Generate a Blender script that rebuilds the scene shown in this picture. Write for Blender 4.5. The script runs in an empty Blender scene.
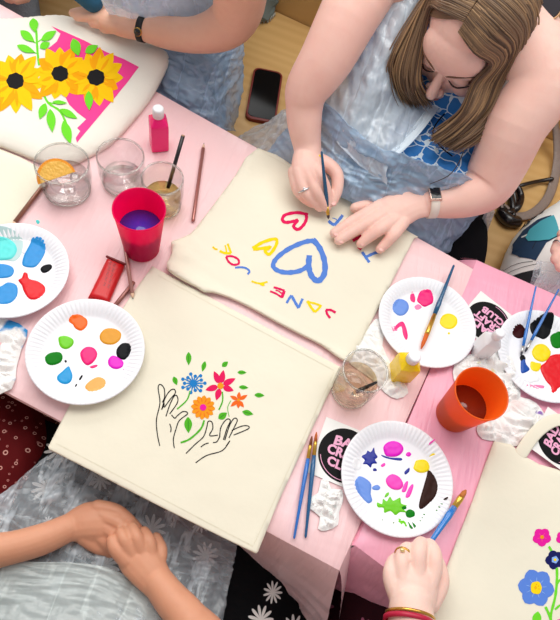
import bpy, bmesh, math, random
import numpy as np
from mathutils import Vector, Matrix, noise
from mathutils.geometry import tessellate_polygon

SC = bpy.context.scene
COL = SC.collection
PI = math.pi
# ------------------------------------------------------------------ camera
F_PX, NX, NY, CAM_H, ZT = 620.0, 170.0, 630.0, 0.87, 0.75      # table top 0.75 m, lens 0.87 m above it
_d = np.array([NX - 280, NY - 310, F_PX]); _d /= np.linalg.norm(_d)
_z = np.array([0, 0, 1.0]); _e2 = _z - _d * (_z @ _d); _e2 /= np.linalg.norm(_e2); _e1 = np.cross(_d, _e2)
def _w(v): return Vector((float(v @ _e1), float(v @ _e2), float(-(v @ _d))))
cd = bpy.data.cameras.new('camera'); cam = bpy.data.objects.new('camera', cd); COL.objects.link(cam)
_r, _u, _b = _w(np.array([1., 0, 0])), _w(np.array([0, -1., 0])), _w(np.array([0, 0, -1.]))
M4 = Matrix((( _r.x, _u.x, _b.x, 0), (_r.y, _u.y, _b.y, 0), (_r.z, _u.z, _b.z, ZT + CAM_H), (0, 0, 0, 1)))
cam.matrix_world = M4
cd.lens = 36.0; cd.sensor_width = 36.0; cd.sensor_fit = 'AUTO'; cd.clip_start = 0.02
SC.camera = cam
FWD = _w(_z)
def W(px, py, z=ZT):
    """the point of the place at height z that the photo shows at px, py"""
    v = _w(np.array([px - 280.0, py - 310.0, F_PX])); t = (ZT + CAM_H - z) / -v.z
    return Vector((v.x * t, v.y * t, z))
def RP(p, rpx):                                   # metres spanned by rpx pixels at point p
    return rpx * (p - Vector((0, 0, ZT + CAM_H))).dot(FWD) / F_PX
# ------------------------------------------------------------------ world, light, exposure
SC.view_settings.view_transform = 'Standard'; SC.view_settings.look = 'None'
SC.view_settings.gamma = 1.0; SC.view_settings.use_curve_mapping = False
SC.cycles.transparent_max_bounces = 32
SC.view_settings.exposure = 0.06
wd = bpy.data.worlds.new('world'); SC.world = wd; wd.use_nodes = True
bg = wd.node_tree.nodes['Background']; bg.inputs[0].default_value = (0.93, 0.96, 1.0, 1); bg.inputs[1].default_value = 0.44
def area(name, loc, target, sx, sy, power, col):
    l = bpy.data.lights.new(name, 'AREA'); l.shape = 'RECTANGLE'; l.size = sx; l.size_y = sy; l.energy = power; l.color = col
    o = bpy.data.objects.new(name, l); COL.objects.link(o); o.location = loc
    o.rotation_euler = (Vector(target) - Vector(loc)).to_track_quat('-Z', 'Y').to_euler()
    return o
area('window_daylight', (-1.6, 3.2, 2.3), (0.0, 0.6, 0.7), 2.6, 1.6, 62, (1.0, 0.985, 0.96))
area('ceiling_panel_light', (-0.15, 1.15, 2.6), (-0.1, 0.85, 0.7), 2.6, 1.2, 36, (1.0, 0.97, 0.92))

# ------------------------------------------------------------------ material helpers
def lin(c):
    def f(v):
        v /= 255.0
        return v / 12.92 if v <= 0.04045 else ((v + 0.055) / 1.055) ** 2.4
    return (f(c[0]), f(c[1]), f(c[2]), 1.0)
class NT:
    def __init__(s, name):
        s.m = bpy.data.materials.new(name); s.m.use_nodes = True; s.t = s.m.node_tree; s.n = s.t.nodes
        s.b = s.n['Principled BSDF']; s.o = s.n['Material Output']
    def node(s, typ, **kw):
        n = s.n.new(typ)
        for k, v in kw.items(): setattr(n, k, v)
        return n
    def link(s, a, b): s.t.links.new(a, b)
    def math(s, op, a, b=None, c=None):
        n = s.node('ShaderNodeMath', operation=op)
        for i, v in enumerate((a, b, c)):
            if v is None: continue
            if isinstance(v, (int, float)): n.inputs[i].default_value = v
            else: s.link(v, n.inputs[i])
        return n.outputs[0]
    def coords(s, scale=(1, 1, 1), rot=(0, 0, 0)):
        c = s.node('ShaderNodeTexCoord'); m = s.node('ShaderNodeMapping')
        m.inputs['Scale'].default_value = scale; m.inputs['Rotation'].default_value = rot
        s.link(c.outputs['Object'], m.inputs[0]); return m.outputs[0]
    def noise(s, vec, scale, detail=3, rough=0.5):
        n = s.node('ShaderNodeTexNoise'); n.inputs['Scale'].default_value = scale; n.inputs['Detail'].default_value = detail
        n.inputs['Roughness'].default_value = rough; s.link(vec, n.inputs['Vector']); return n.outputs['Fac']
    def mix(s, fac, a, b):
        n = s.node('ShaderNodeMix', data_type='RGBA')
        if isinstance(fac, (int, float)): n.inputs[0].default_value = fac
        else: s.link(fac, n.inputs[0])
        for i, v in ((6, a), (7, b)):
            if isinstance(v, tuple): n.inputs[i].default_value = v
            else: s.link(v, n.inputs[i])
        return n.outputs[2]
    def ramp(s, fac, lo, hi):
        n = s.node('ShaderNodeMapRange'); n.inputs[1].default_value = lo; n.inputs[2].default_value = hi; s.link(fac, n.inputs[0]); return n.outputs[0]
    def bump(s, h, strength, dist=0.01):
        n = s.node('ShaderNodeBump'); n.inputs['Strength'].default_value = strength; n.inputs['Distance'].default_value = dist
        s.link(h, n.inputs['Height']); s.link(n.outputs[0], s.b.inputs['Normal']); return n.outputs[0]
    def base(s, c):
        if isinstance(c, tuple): s.b.inputs['Base Color'].default_value = c
        else: s.link(c, s.b.inputs['Base Color'])
    def set(s, **kw):
        for k, v in kw.items(): s.b.inputs[k.replace('_', ' ')].default_value = v
    def cells(s, vec, scale, petals, R, keep=1.0, rnd=0.8, inner=0.0, sharp=0.45):
        """flowers scattered on cloth: 1 on petals, 0 off"""
        v = s.node('ShaderNodeTexVoronoi', voronoi_dimensions='2D'); v.inputs['Scale'].default_value = scale
        v.inputs['Randomness'].default_value = rnd; s.link(vec, v.inputs['Vector'])
        sc = s.node('ShaderNodeVectorMath', operation='SUBTRACT')
        s.link(vec, sc.inputs[0]); s.link(v.outputs['Position'], sc.inputs[1])
        x = s.node('ShaderNodeSeparateXYZ'); s.link(sc.outputs[0], x.inputs[0])
        r = v.outputs['Distance']
        hs = s.node('ShaderNodeSeparateColor'); s.link(v.outputs['Color'], hs.inputs[0])
        ang = s.math('ADD', s.math('ARCTAN2', x.outputs[1], x.outputs[0]), s.math('MULTIPLY', hs.outputs[2], 6.0))
        lim = s.math('MULTIPLY_ADD', s.math('ABSOLUTE', s.math('COSINE', s.math('MULTIPLY', ang, petals / 2.0))), 1 - sharp, sharp) if petals else 1.0
        size = s.math('MULTIPLY_ADD', hs.outputs[1], 0.5 * R, 0.6 * R)
        edge = s.math('MULTIPLY', lim, size) if petals else size
        m = s.math('LESS_THAN', r, edge)
        if inner: m = s.math('MULTIPLY', m, s.math('GREATER_THAN', r, s.math('MULTIPLY', size, inner)))
        return s.math('MULTIPLY', m, s.math('LESS_THAN', hs.outputs[0], keep)), r
_mats = {}
def mat(name, c, rough=0.5, metal=0.0, spec=0.5, bump=0, bscale=60, var=0.0, vscale=8, sheen=0.0, coat=0.0, sss=0.0, bstretch=(1, 1, 1), bdist=0.01):
    if name in _mats: return _mats[name]
    t = NT(name); base = lin(c)
    t.set(Roughness=rough, Metallic=metal); t.b.inputs['Specular IOR Level'].default_value = spec
    t.b.inputs['Coat Weight'].default_value = coat; t.b.inputs['Sheen Weight'].default_value = sheen
    if sss:
        t.b.inputs['Subsurface Weight'].default_value = sss; t.b.inputs['Subsurface Radius'].default_value = (1, .35, .2); t.b.inputs['Subsurface Scale'].default_value = 0.006
    if var:
        n = t.noise(t.coords(), vscale, 4)
        dk = tuple(v * (1 - var) for v in base[:3]) + (1,); lt = tuple(min(1, v * (1 + var)) for v in base[:3]) + (1,)
        t.base(t.mix(t.ramp(n, .3, .7), dk, lt))
    else: t.base(base)
    if bump: t.bump(t.noise(t.coords(bstretch), bscale, 4), bump, bdist)
    _mats[name] = t.m; return t.m

# ------------------------------------------------------------------ object helpers
ORG = {}
def worg(o): return ORG.get(o.name, Vector((0, 0, 0)))
def tag(o, label=None, cat=None, group=None, kind=None):
    if label: o['label'] = label
    if cat: o['category'] = cat
    if group: o['group'] = group
    if kind: o['kind'] = kind
    return o
def thing(name, loc, label=None, cat=None, group=None):
    o = bpy.data.objects.new(name, None); COL.objects.link(o); o.location = loc; o.empty_display_size = .02
    ORG[o.name] = Vector(loc); return tag(o, label, cat, group)
class MB:
    def __init__(s): s.v = []; s.f = []; s.mi = []
    def add(s, vs, fs, mi=0):
        k = len(s.v); s.v += [Vector(v) for v in vs]; s.f += [tuple(i + k for i in f) for f in fs]; s.mi += [mi] * len(fs)
    def build(s, name, mats, parent=None, loc=None, smooth=True, local=False):
        """vertices are world points unless local; the object's origin is loc or the parent's place"""
        me = bpy.data.meshes.new(name); mats = mats if isinstance(mats, (list, tuple)) else [mats]
        org = Vector(loc) if loc is not None else (worg(parent) if parent else Vector((0, 0, 0)))
        if loc is None and not parent and s.v and not local:
            n = len(s.v); org = Vector((sum(v.x for v in s.v) / n, sum(v.y for v in s.v) / n, min(v.z for v in s.v)))
        vs = s.v if local else [v - org for v in s.v]
        me.from_pydata([tuple(v) for v in vs], [], s.f)
        for m in mats: me.materials.append(m)
        me.polygons.foreach_set('material_index', s.mi); me.polygons.foreach_set('use_smooth', [smooth] * len(s.f))
        me.update()
        o = bpy.data.objects.new(name, me); COL.objects.link(o)
        if parent:
            o.parent = parent; po = worg(parent)
            o.location = (0, 0, 0) if local and loc is None else (org - po)
        else: o.location = org
        ORG[o.name] = worg(parent) if (parent and local and loc is None) else org
        return o
def fixn(o):
    bm = bmesh.new(); bm.from_mesh(o.data); bmesh.ops.recalc_face_normals(bm, faces=bm.faces); bm.to_mesh(o.data); bm.free(); return o
def cr(pts, n, closed=False):
    """Catmull-Rom through tuples/vectors, n steps each span"""
    P = [np.array(p, float) for p in pts]; m = len(P); out = []
    if m < 3 and not closed: return [P[0] + (P[-1] - P[0]) * k / n for k in range(n + 1)]
    for i in range(m if closed else m - 1):
        if closed: a, b, c, e = P[i - 1], P[i], P[(i + 1) % m], P[(i + 2) % m]
        else: a, b, c, e = P[max(i - 1, 0)], P[i], P[i + 1], P[min(i + 2, m - 1)]
        for k in range(n):
            t = k / n
            out.append(.5 * ((2 * b) + (c - a) * t + (2 * a - 5 * b + 4 * c - e) * t * t + (3 * b - a - 3 * c + e) * t ** 3))
    if not closed: out.append(P[-1])
    return out
def limb(mb, pts, seg=14, flat=None, sub=4, mi=0, cap=True):
    """tapered round tube through (Vector, radius); flat=(normal, ratio) squashes it along a direction"""
    S = cr([(*p, r) for p, r in pts], sub); C = [Vector(s[:3]) for s in S]; R = [max(float(s[3]), 1e-5) for s in S]
    if cap:
        a = (C[0] - C[1]).normalized(); b = (C[-1] - C[-2]).normalized(); r0, r1 = R[0], R[-1]
        pre = [(C[0] + a * r0 * math.sin(q), r0 * math.cos(q)) for q in (1.45, 1.1, .7, .35)]
        post = [(C[-1] + b * r1 * math.sin(q), r1 * math.cos(q)) for q in (.35, .7, 1.1, 1.45)]
        C = [p for p, _ in pre] + C + [p for p, _ in post]; R = [r for _, r in pre] + R + [r for _, r in post]
    n = len(C); T = [(C[min(i + 1, n - 1)] - C[max(i - 1, 0)]).normalized() for i in range(n)]
    ref = Vector((0, 0, 1)) if abs(T[0].z) < .9 else Vector((1, 0, 0)); x = (ref - T[0] * ref.dot(T[0])).normalized()
    vs, fs = [], []
    for i in range(n):
        x = x - T[i] * x.dot(T[i]); x.normalize(); y = T[i].cross(x)
        for k in range(seg):
            q = 2 * PI * k / seg; o = x * math.cos(q) * R[i] + y * math.sin(q) * R[i]
            if flat: nn = flat[0]; o = o - nn * (o.dot(nn) * (1 - flat[1]))
            vs.append(C[i] + o)
    for i in range(n - 1):
        for k in range(seg):
            a, b = i * seg + k, i * seg + (k + 1) % seg; fs.append((a, b, b + seg, a + seg))
    fs.append(tuple(range(seg - 1, -1, -1))); fs.append(tuple((n - 1) * seg + k for k in range(seg)))
    mb.add(vs, fs, mi)
def limbp(mb, pts, **kw):
    """limb through (px, py, z, radius in px)"""
    q = []
    for px, py, z, r in pts:
        p = W(px, py, z); q.append((p, RP(p, r)))
    limb(mb, q, **kw)
def ball(mb, c, rad, M=None, seg=24, ring=16, mi=0):
    vs = [Vector((0, 0, 1))]; fs = []
    for i in range(1, ring):
        t = PI * i / ring
        for k in range(seg): q = 2 * PI * k / seg; vs.append(Vector((math.sin(t) * math.cos(q), math.sin(t) * math.sin(q), math.cos(t))))
    vs.append(Vector((0, 0, -1))); n = len(vs)
    for k in range(seg): fs.append((0, 1 + k, 1 + (k + 1) % seg)); fs.append((n - 1, n - 1 - seg + (k + 1) % seg, n - 1 - seg + k))
    for i in range(ring - 2):
        for k in range(seg): a, b = 1 + i * seg + k, 1 + i * seg + (k + 1) % seg; fs.append((a, a + seg, b + seg, b))
    rad = Vector(rad) if not isinstance(rad, (int, float)) else Vector((rad,) * 3)
    out = []
    for v in vs:
        w = Vector((v.x * rad.x, v.y * rad.y, v.z * rad.z))
        if M: w = M @ w
        out.append(Vector(c) + w)
    mb.add(out, fs, mi)
def lathe(mb, c, prof, seg=40, mi=0, close=False, M=None):
    vs, fs = [], []
    for r, z in prof:
        for k in range(seg):
            q = 2 * PI * k / seg; w = Vector((r * math.cos(q), r * math.sin(q), z))
            if M: w = M @ w
            vs.append(Vector(c) + w)
    n = len(prof)
    for i in range(n if close else n - 1):
        j = (i + 1) % n
        for k in range(seg): a, b = i * seg + k, i * seg + (k + 1) % seg; c2, d2 = j * seg + k, j * seg + (k + 1) % seg; fs.append((a, b, d2, c2))
    if not close: fs.append(tuple(range(seg - 1, -1, -1))); fs.append(tuple((n - 1) * seg + k for k in range(seg)))
    mb.add(vs, fs, mi)
def box(mb, M, sx, sy, sz, mi=0, bev=0.0):
    bm = bmesh.new(); bmesh.ops.create_cube(bm, size=1)
    for v in bm.verts: v.co = Vector((v.co.x * sx, v.co.y * sy, v.co.z * sz))
    if bev: bmesh.ops.bevel(bm, geom=bm.edges[:], offset=bev, segments=2, affect='EDGES', profile=.6)
    bm.verts.index_update(); mb.add([M @ v.co for v in bm.verts], [[v.index for v in f.verts] for f in bm.faces], mi); bm.free()
def remesh(mb, name, mats, voxel, parent=None, smooth=4, sfac=.6, loc=None):
    """union of overlapping closed shapes as one continuous skin"""
    tmp = mb.build('tmp', mats, loc=(0, 0, 0)); m = tmp.modifiers.new('r', 'REMESH'); m.mode = 'VOXEL'; m.voxel_size = voxel; m.use_smooth_shade = True
    s = tmp.modifiers.new('s', 'SMOOTH'); s.factor = sfac; s.iterations = smooth
    dg = bpy.context.evaluated_depsgraph_get(); dg.update(); me = bpy.data.meshes.new_from_object(tmp.evaluated_get(dg), depsgraph=dg)
    old = tmp.data; bpy.data.objects.remove(tmp); bpy.data.meshes.remove(old)
    v = np.empty(len(me.vertices) * 3, np.float32); me.vertices.foreach_get('co', v); v = v.reshape(-1, 3)
    org = Vector(loc) if loc is not None else (worg(parent) if parent else Vector((float(v[:, 0].mean()), float(v[:, 1].mean()), float(v[:, 2].min()))))
    v -= np.array(org, np.float32); me.vertices.foreach_set('co', v.ravel()); me.update(); me.name = name
    me.polygons.foreach_set('use_smooth', [True] * len(me.polygons))
    if not me.materials:
        for q in (mats if isinstance(mats, (list, tuple)) else [mats]): me.materials.append(q)
    o = bpy.data.objects.new(name, me); COL.objects.link(o)
    if parent: o.parent = parent; o.location = org - worg(parent)
    else: o.location = org
    ORG[o.name] = org; return o
def sheet(pts2, h, step, thick=None, bottom=None):
    """fine flat mesh inside a polygon (world xy list), lifted to h(x,y,d) with d = distance to the rim; closed below when bottom(x,y) is given"""
    bm = bmesh.new(); vs = [bm.verts.new((p[0], p[1], 0)) for p in pts2]
    for t in tessellate_polygon([[Vector((p[0], p[1], 0)) for p in pts2]]):
        try: bm.faces.new([vs[i] for i in t])
        except ValueError: pass
    for ax in (0, 1):
        lo = min(p[ax] for p in pts2); hi = max(p[ax] for p in pts2); k = math.floor(lo / step) + 1
        while k * step < hi:
            co = [0, 0, 0]; no = [0, 0, 0]; co[ax] = k * step; no[ax] = 1
            bmesh.ops.bisect_plane(bm, geom=bm.verts[:] + bm.edges[:] + bm.faces[:], dist=1e-7, plane_co=co, plane_no=no); k += 1
    bmesh.ops.remove_doubles(bm, verts=bm.verts[:], dist=1e-6)
    bm.verts.index_update()
    A = np.array([[p[0], p[1]] for p in pts2]); B = np.roll(A, -1, 0); AB = B - A; L2 = (AB ** 2).sum(1) + 1e-12
    V = np.array([[v.co.x, v.co.y] for v in bm.verts])
    D = np.full(len(V), 9.)
    for i in range(len(A)):
        t = np.clip(((V - A[i]) @ AB[i]) / L2[i], 0, 1); D = np.minimum(D, np.linalg.norm(V - (A[i] + t[:, None] * AB[i]), axis=1))
    top = [Vector((V[i, 0], V[i, 1], h(V[i, 0], V[i, 1], D[i]))) for i in range(len(V))]
    faces = []
    for f in bm.faces:
        ids = [v.index for v in f.verts]
        if f.normal.z < 0: ids.reverse()
        faces.append(ids)
    if bottom is not None:
        n = len(V); bot = [Vector((V[i, 0], V[i, 1], bottom(V[i, 0], V[i, 1]))) for i in range(n)]
        edges = {}
        for ids in faces:
            for a, b in zip(ids, ids[1:] + ids[:1]): edges[(a, b)] = edges.get((a, b), 0) + 1
        fs = [tuple(f) for f in faces] + [tuple(i + n for i in reversed(f)) for f in faces]
        for (a, b) in edges:
            if (b, a) not in edges: fs.append((b, a, a + n, b + n))
        bm.free(); return top + bot, fs
    bm.free(); return top, [tuple(f) for f in faces]
def ss(a, b, x):
    t = max(0, min(1, (x - a) / (b - a))); return t * t * (3 - 2 * t)
def fn(x, y, s, seed=0): return noise.noise(Vector((x * s + seed * 7.3, y * s - seed * 3.1, seed * 1.7)))
def ridge(x, y, s, seed=0):
    v = 0; a = 1
    for k in range(3): v += a * (1 - 2 * abs(fn(x, y, s, seed + k * 5))); a *= .5; s *= 2.1
    return v
def patch(rows, nu=40, nv=40, amp=.004, scale=(14, 14), seed=0, kind='soft'):
    """cloth surface through a lattice of (px, py, z), with folds pushed along its normal"""
    G = [[W(*p) for p in r] for r in rows]
    R = [cr([tuple(p) for p in r], max(1, nu // (len(r) - 1))) for r in G]
    Cc = [cr([R[i][j] for i in range(len(R))], max(1, nv // (len(R) - 1))) for j in range(len(R[0]))]
    nx, ny = len(Cc), len(Cc[0]); P = [[Vector(Cc[i][j]) for j in range(ny)] for i in range(nx)]
    vs, fs = [], []
    for i in range(nx):
        for j in range(ny):
            du = P[min(i + 1, nx - 1)][j] - P[max(i - 1, 0)][j]; dv = P[i][min(j + 1, ny - 1)] - P[i][max(j - 1, 0)]
            n = du.cross(dv); n = n.normalized() if n.length > 1e-12 else Vector((0, 0, 1))
            if n.z < 0: n = -n
            u, v = i / nx * scale[0], j / ny * scale[1]
            if kind == 'soft': d = fn(u, v, 1, seed) + .5 * fn(u, v, 2.3, seed + 3)
            elif kind == 'flat': d = 0
            else: d = ridge(u, v, 1, seed) * .6 + .3 * fn(u, v, 3.1, seed)
            vs.append(P[i][j] + n * d * amp)
    for i in range(nx - 1):
        for j in range(ny - 1): a = i * ny + j; fs.append((a, a + 1, a + ny + 1, a + ny))
    return vs, fs
def cloth(name, rows, m, parent=None, thick=.0012, **kw):
    mb = MB(); mb.add(*patch(rows, **kw)); o = mb.build(name, m, parent)
    if thick: s = o.modifiers.new('s', 'SOLIDIFY'); s.thickness = thick; s.offset = -1
    return o
def ribbon(pts, w, n=4, closed=False, taper=False):
    """polygon (px) around a brush stroke"""
    C = cr(pts, n, closed) if len(pts) > 2 else [np.array(p, float) for p in pts]
    m = len(C); L, R = [], []; quads = []
    for i in range(m):
        t = C[min(i + 1, m - 1)] - C[max(i - 1, 0)] if not closed else C[(i + 1) % m] - C[i - 1]
        t = t / (np.linalg.norm(t) + 1e-9); nn = np.array([-t[1], t[0]])
        ww = w * .5 * (1 + .12 * math.sin(i * 2.3 + pts[0][0]))
        if taper: ww *= max(.25, math.sin(PI * (i + .6) / (m + .2)))
        L.append(C[i] + nn * ww); R.append(C[i] - nn * ww)
    for i in range(m if closed else m - 1):
        j = (i + 1) % m; quads.append([L[i], L[j], R[j], R[i]])
    return quads
def paint(name, items, h, parent, off=.0004, z=None, mats=None):
    """painted marks lying on a surface: items = (list of px polygons, material index, layer)"""
    mb = MB()
    for polys, mi, lay in items:
        for poly in polys:
            q = [W(p[0], p[1], z) for p in poly]
            try: vs, fs = sheet([(v.x, v.y) for v in q], lambda x, y, d: h(x, y) + off + .00025 * lay, .012)
            except Exception: continue
            mb.add(vs, fs, mi)
    return mb.build(name, mats, parent)
def tf(pts, ox, oy, s): return [(ox + p[0] / s, oy + p[1] / s) for p in pts]
def petal(cx, cy, ang, r0, r1, w, kind='leaf', n=9):
    """closed outline of a petal or leaf from r0 to r1 along ang"""
    c, s = math.cos(ang), math.sin(ang); L = []; R = []
    for k in range(n + 1):
        t = k / n; x = r0 + (r1 - r0) * t
        if kind == 'leaf': y = w * .5 * math.sin(PI * t ** .85)
        elif kind == 'round': y = w * .5 * (math.sin(PI * min(1, t * .93 + .07)) ** .55 if t < 1 else 0)
        else: y = w * .5 * math.sin(PI * t ** .75) ** .8
        L.append((x, y)); R.append((x, -y))
    pts = L + R[-2:0:-1]
    return [(cx + x * c - y * s, cy + x * s + y * c) for x, y in pts]
def leafc(cx, cy, ang, ln, w): return petal(cx - math.cos(ang) * ln / 2, cy - math.sin(ang) * ln / 2, ang, 0, ln, w)
def disc(cx, cy, r, n=20, jag=0, sq=1): return [(cx + r * (1 + jag * math.sin(k * 5.1)) * math.cos(2 * PI * k / n), cy + sq * r * (1 + jag * math.sin(k * 5.1)) * math.sin(2 * PI * k / n)) for k in range(n)]
# ------------------------------------------------------------------ setting: floor, tables, benches
def wood(name, c1, c2, scale, rot=0.0, rough=.4):
    t = NT(name); v = t.coords((1, 9, 1), (0, 0, rot)); n = t.noise(v, scale, 6, .6)
    w = t.node('ShaderNodeTexWave', wave_type='BANDS', bands_direction='Y'); w.inputs['Scale'].default_value = scale * .9; w.inputs['Distortion'].default_value = 6; w.inputs['Detail'].default_value = 3
    t.link(v, w.inputs[0]); f = t.math('MULTIPLY_ADD', w.outputs['Fac'], .3, t.math('MULTIPLY', n, .7))
    t.base(t.mix(t.ramp(f, .25, .8), lin(c1), lin(c2))); t.set(Roughness=rough); t.bump(f, .05, .002); return t.m
M_FLOOR = wood('floor_wood', (120, 84, 48), (158, 116, 70), 3)
M_BENCH = wood('bench_oak', (204, 160, 98), (216, 176, 116), 1.4, math.radians(11))
M_SKINS = {}
def skin(name, c, red=(205, 120, 105)):
    t = NT(name); v = t.coords(); n = t.noise(v, 9, 4); n2 = t.noise(v, 60, 3)
    a = lin(c); r = lin(red); col = t.mix(t.math('MULTIPLY', t.ramp(n, .42, .75), .28), a, r)
    col = t.mix(t.math('MULTIPLY', t.ramp(n2, .5, .8), .12), col, r); t.base(col)
    t.set(Roughness=.48); t.b.inputs['Specular IOR Level'].default_value = .35
    t.b.inputs['Subsurface Weight'].default_value = .12; t.b.inputs['Subsurface Radius'].default_value = (1, .35, .2); t.b.inputs['Subsurface Scale'].default_value = .005
    t.bump(t.noise(v, 260, 3), .12, .001); return t.m
mb = MB(); mb.add([(-6, -6, 0), (6, -6, 0), (6, 7, 0), (-6, 7, 0)], [(0, 1, 2, 3)])
tag(mb.build('floor', M_FLOOR, loc=(0, 0, 0), smooth=False), kind='structure')
m = MB(); box(m, Matrix.Translation((0, 4.6, 1.4)), 12, .1, 2.8); tag(m.build('wall_back', mat('wall_paint', (232, 228, 218), .9), smooth=False), kind='structure')
# far bench: seat board and back board, running beside the tables
TD = Vector((math.cos(math.radians(-9)), math.sin(math.radians(-9)), 0)); TN = Vector((-TD.y, TD.x, 0))
def board(mb, a, b, n0, n1, z0, z1, mi=0, bev=.004):
    """long board from a to b along TD, from n0 to n1 across"""
    c = TD * (a + b) / 2 + TN * (n0 + n1) / 2 + Vector((0, 0, (z0 + z1) / 2))
    M = Matrix(((TD.x, TN.x, 0, c.x), (TD.y, TN.y, 0, c.y), (0, 0, 1, c.z), (0, 0, 0, 1)))
    box(mb, M, b - a, abs(n1 - n0), z1 - z0, mi, bev)
ZB = .56
_bn = W(276, 11, ZB).dot(TN)                      # where the seat meets the back
bench = thing('bench', tuple(TD * 0 + TN * (_bn - .3)), 'long pale oak bench behind the far side of the tables, phone lying on it', 'bench')
m = MB(); board(m, -1.7, 1.7, _bn - .52, _bn, ZB - .04, ZB); m.build('seat', M_BENCH, bench, smooth=False)
m = MB(); board(m, -1.7, 1.7, _bn + .002, _bn + .03, ZB - .1, ZB + .34); m.build('backrest', M_BENCH, bench, smooth=False)
for a in (-1.6, -.5, .6, 1.55):
    m = MB(); board(m, a, a + .04, _bn - .49, _bn - .03, 0.001, ZB - .041); m.build('leg', M_BENCH, bench, smooth=False)
# tables
def fake_cloth(name, c, tint):
    t = NT(name); v = t.coords((1, 1, 1), (0, 0, .5)); n = t.noise(v, 3, 3)
    t.base(t.mix(t.ramp(n, .3, .7), lin(c), lin(tint))); t.set(Roughness=.36); t.b.inputs['Specular IOR Level'].default_value = .5
    a = t.noise(t.coords((9, 1.2, 1), (0, 0, -.75)), 3, 4, .55); b = t.noise(t.coords((1, 7, 1), (0, 0, -.2)), 2.5, 3, .5)
    r = t.math('ADD', t.math('ABSOLUTE', t.math('SUBTRACT', a, .5)), t.math('MULTIPLY', b, .6))
    t.bump(r, .55, .012); t.b.inputs['Sheen Weight'].default_value = .1
    t.b.inputs['Transmission Weight'].default_value = 0.0; return t.m
M_CL1 = fake_cloth('pale_pink_plastic', (246, 202, 204), (250, 214, 216))
M_CL2 = fake_cloth('pink_plastic', (246, 168, 192), (249, 180, 202))
M_TABLE = mat('table_laminate', (70, 62, 58), .5)
M_STEEL = mat('black_steel', (26, 26, 28), .4, .6)
def vx(p, z): return Vector((p.x, p.y, z))
BL, BR = W(0, 388), W(340, 570); UL, UR = W(160, 92), W(475, 268)
d1 = (BR - BL).normalized(); d2 = (UR - UL).normalized()
T1 = [BL - d1 * .55, BR, UR, UL - d2 * .75]
LL, TL_ = W(356, 545), W(478, 259)
T2 = [LL, LL + Vector((.93, -.30, 0)), TL_ + Vector((.95, -.10, 0)), TL_]
def inset(poly, d):
    out = []; n = len(poly)
    for i in range(n):
        a, b, c = poly[i - 1], poly[i], poly[(i + 1) % n]; u = (a - b).normalized(); v = (c - b).normalized(); s = abs(u.cross(v).z) or 1
        out.append(b + (u + v) * (d / s))
    return out
def table(poly, label):
    q = inset(poly, .009); c = sum(q, Vector((0, 0, 0))) / 4
    t = thing('table', (c.x, c.y, 0), label, 'table')
    m = MB(); m.add([vx(p, ZT - .03) for p in q] + [vx(p, ZT - .0062) for p in q], [(3, 2, 1, 0), (4, 5, 6, 7)] + [(i, (i + 1) % 4, (i + 1) % 4 + 4, i + 4) for i in range(4)])
    m.build('tabletop', M_TABLE, t, smooth=False)
    for p in inset(poly, .09):
        m = MB(); limb(m, [(vx(p, .002), .018), (vx(p, ZT - .0302), .018)], seg=10, sub=1, cap=False); m.build('leg', M_STEEL, t)
    return t
table(T1, 'long table under the pale pink cloth, left of the table seam')
table(T2, 'table under the deeper pink cloth at the right, its corner beside the seam')
def tablecloth(poly, mt, label, drops, seed):
    """top sheet plus a hanging skirt along each edge; drops = (edge, length, flare, wave)"""
    mb = MB(); pts = [(p.x, p.y) for p in poly]
    def h(x, y, d): return ZT - .0006 + .0006 * fn(x, y, 9, seed) - .004 * (1 - ss(0, .006, d))
    vs, fs = sheet(pts, h, .03); mb.add(vs, fs)
    c = sum(poly, Vector((0, 0, 0))) / 4
    for e, ln, flare, wave in drops:
        a, b = poly[e], poly[(e + 1) % 4]; t = (b - a); L = t.length; t = t / L; out = Vector((t.y, -t.x, 0))
        if out.dot(c - a) > 0: out = -out
        nu, nv = max(12, int(L / .012)), 22; vs = []; fs = []
        for i in range(nu + 1):
            u = i / nu; ends = max(0, 1 - min(u * L, (1 - u) * L) / .16)
            for j in range(nv + 1):
                v = j / nv; z = ZT - .0045 - ln * (1 if (e or seed != 1) else .03 + .97 * ss(.72, .86, u)) * v * (1 + .12 * math.sin(u * L * 21 + seed))
                o = .0 + (flare + .06 * ends) * v ** .8 * (1 + 0) + wave * v * (math.sin(u * L * 34 + seed) + .6 * fn(u * L, v, 15, seed))
                o *= 1 if (e or seed != 1) else .08 + .92 * ss(.72, .86, u); p = a + t * (u * L) + t * (ends * .05 * v * (1 if u > .5 else -1)) + out * max(o, .001 * v); vs.append(vx(p, z))
        for i in range(nu):
            for j in range(nv): k = i * (nv + 1) + j; fs.append((k, k + 1, k + nv + 2, k + nv + 1))
        mb.add(vs, fs)
    o = mb.build('tablecloth', mt); tag(o, label, 'tablecloth'); return o
tablecloth(T1, M_CL1, 'pale pink plastic cloth over the long left table', [(0, .20, .012, .010), (1, .16, .004, .004), (2, .16, .02, .012)], 1)
tablecloth(T2, M_CL2, 'deeper pink plastic cloth on the right table, its corner by the seam', [(0, .2, .015, .012), (2, .16, .02, .01), (3, .15, .001, .002)], 4)

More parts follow.
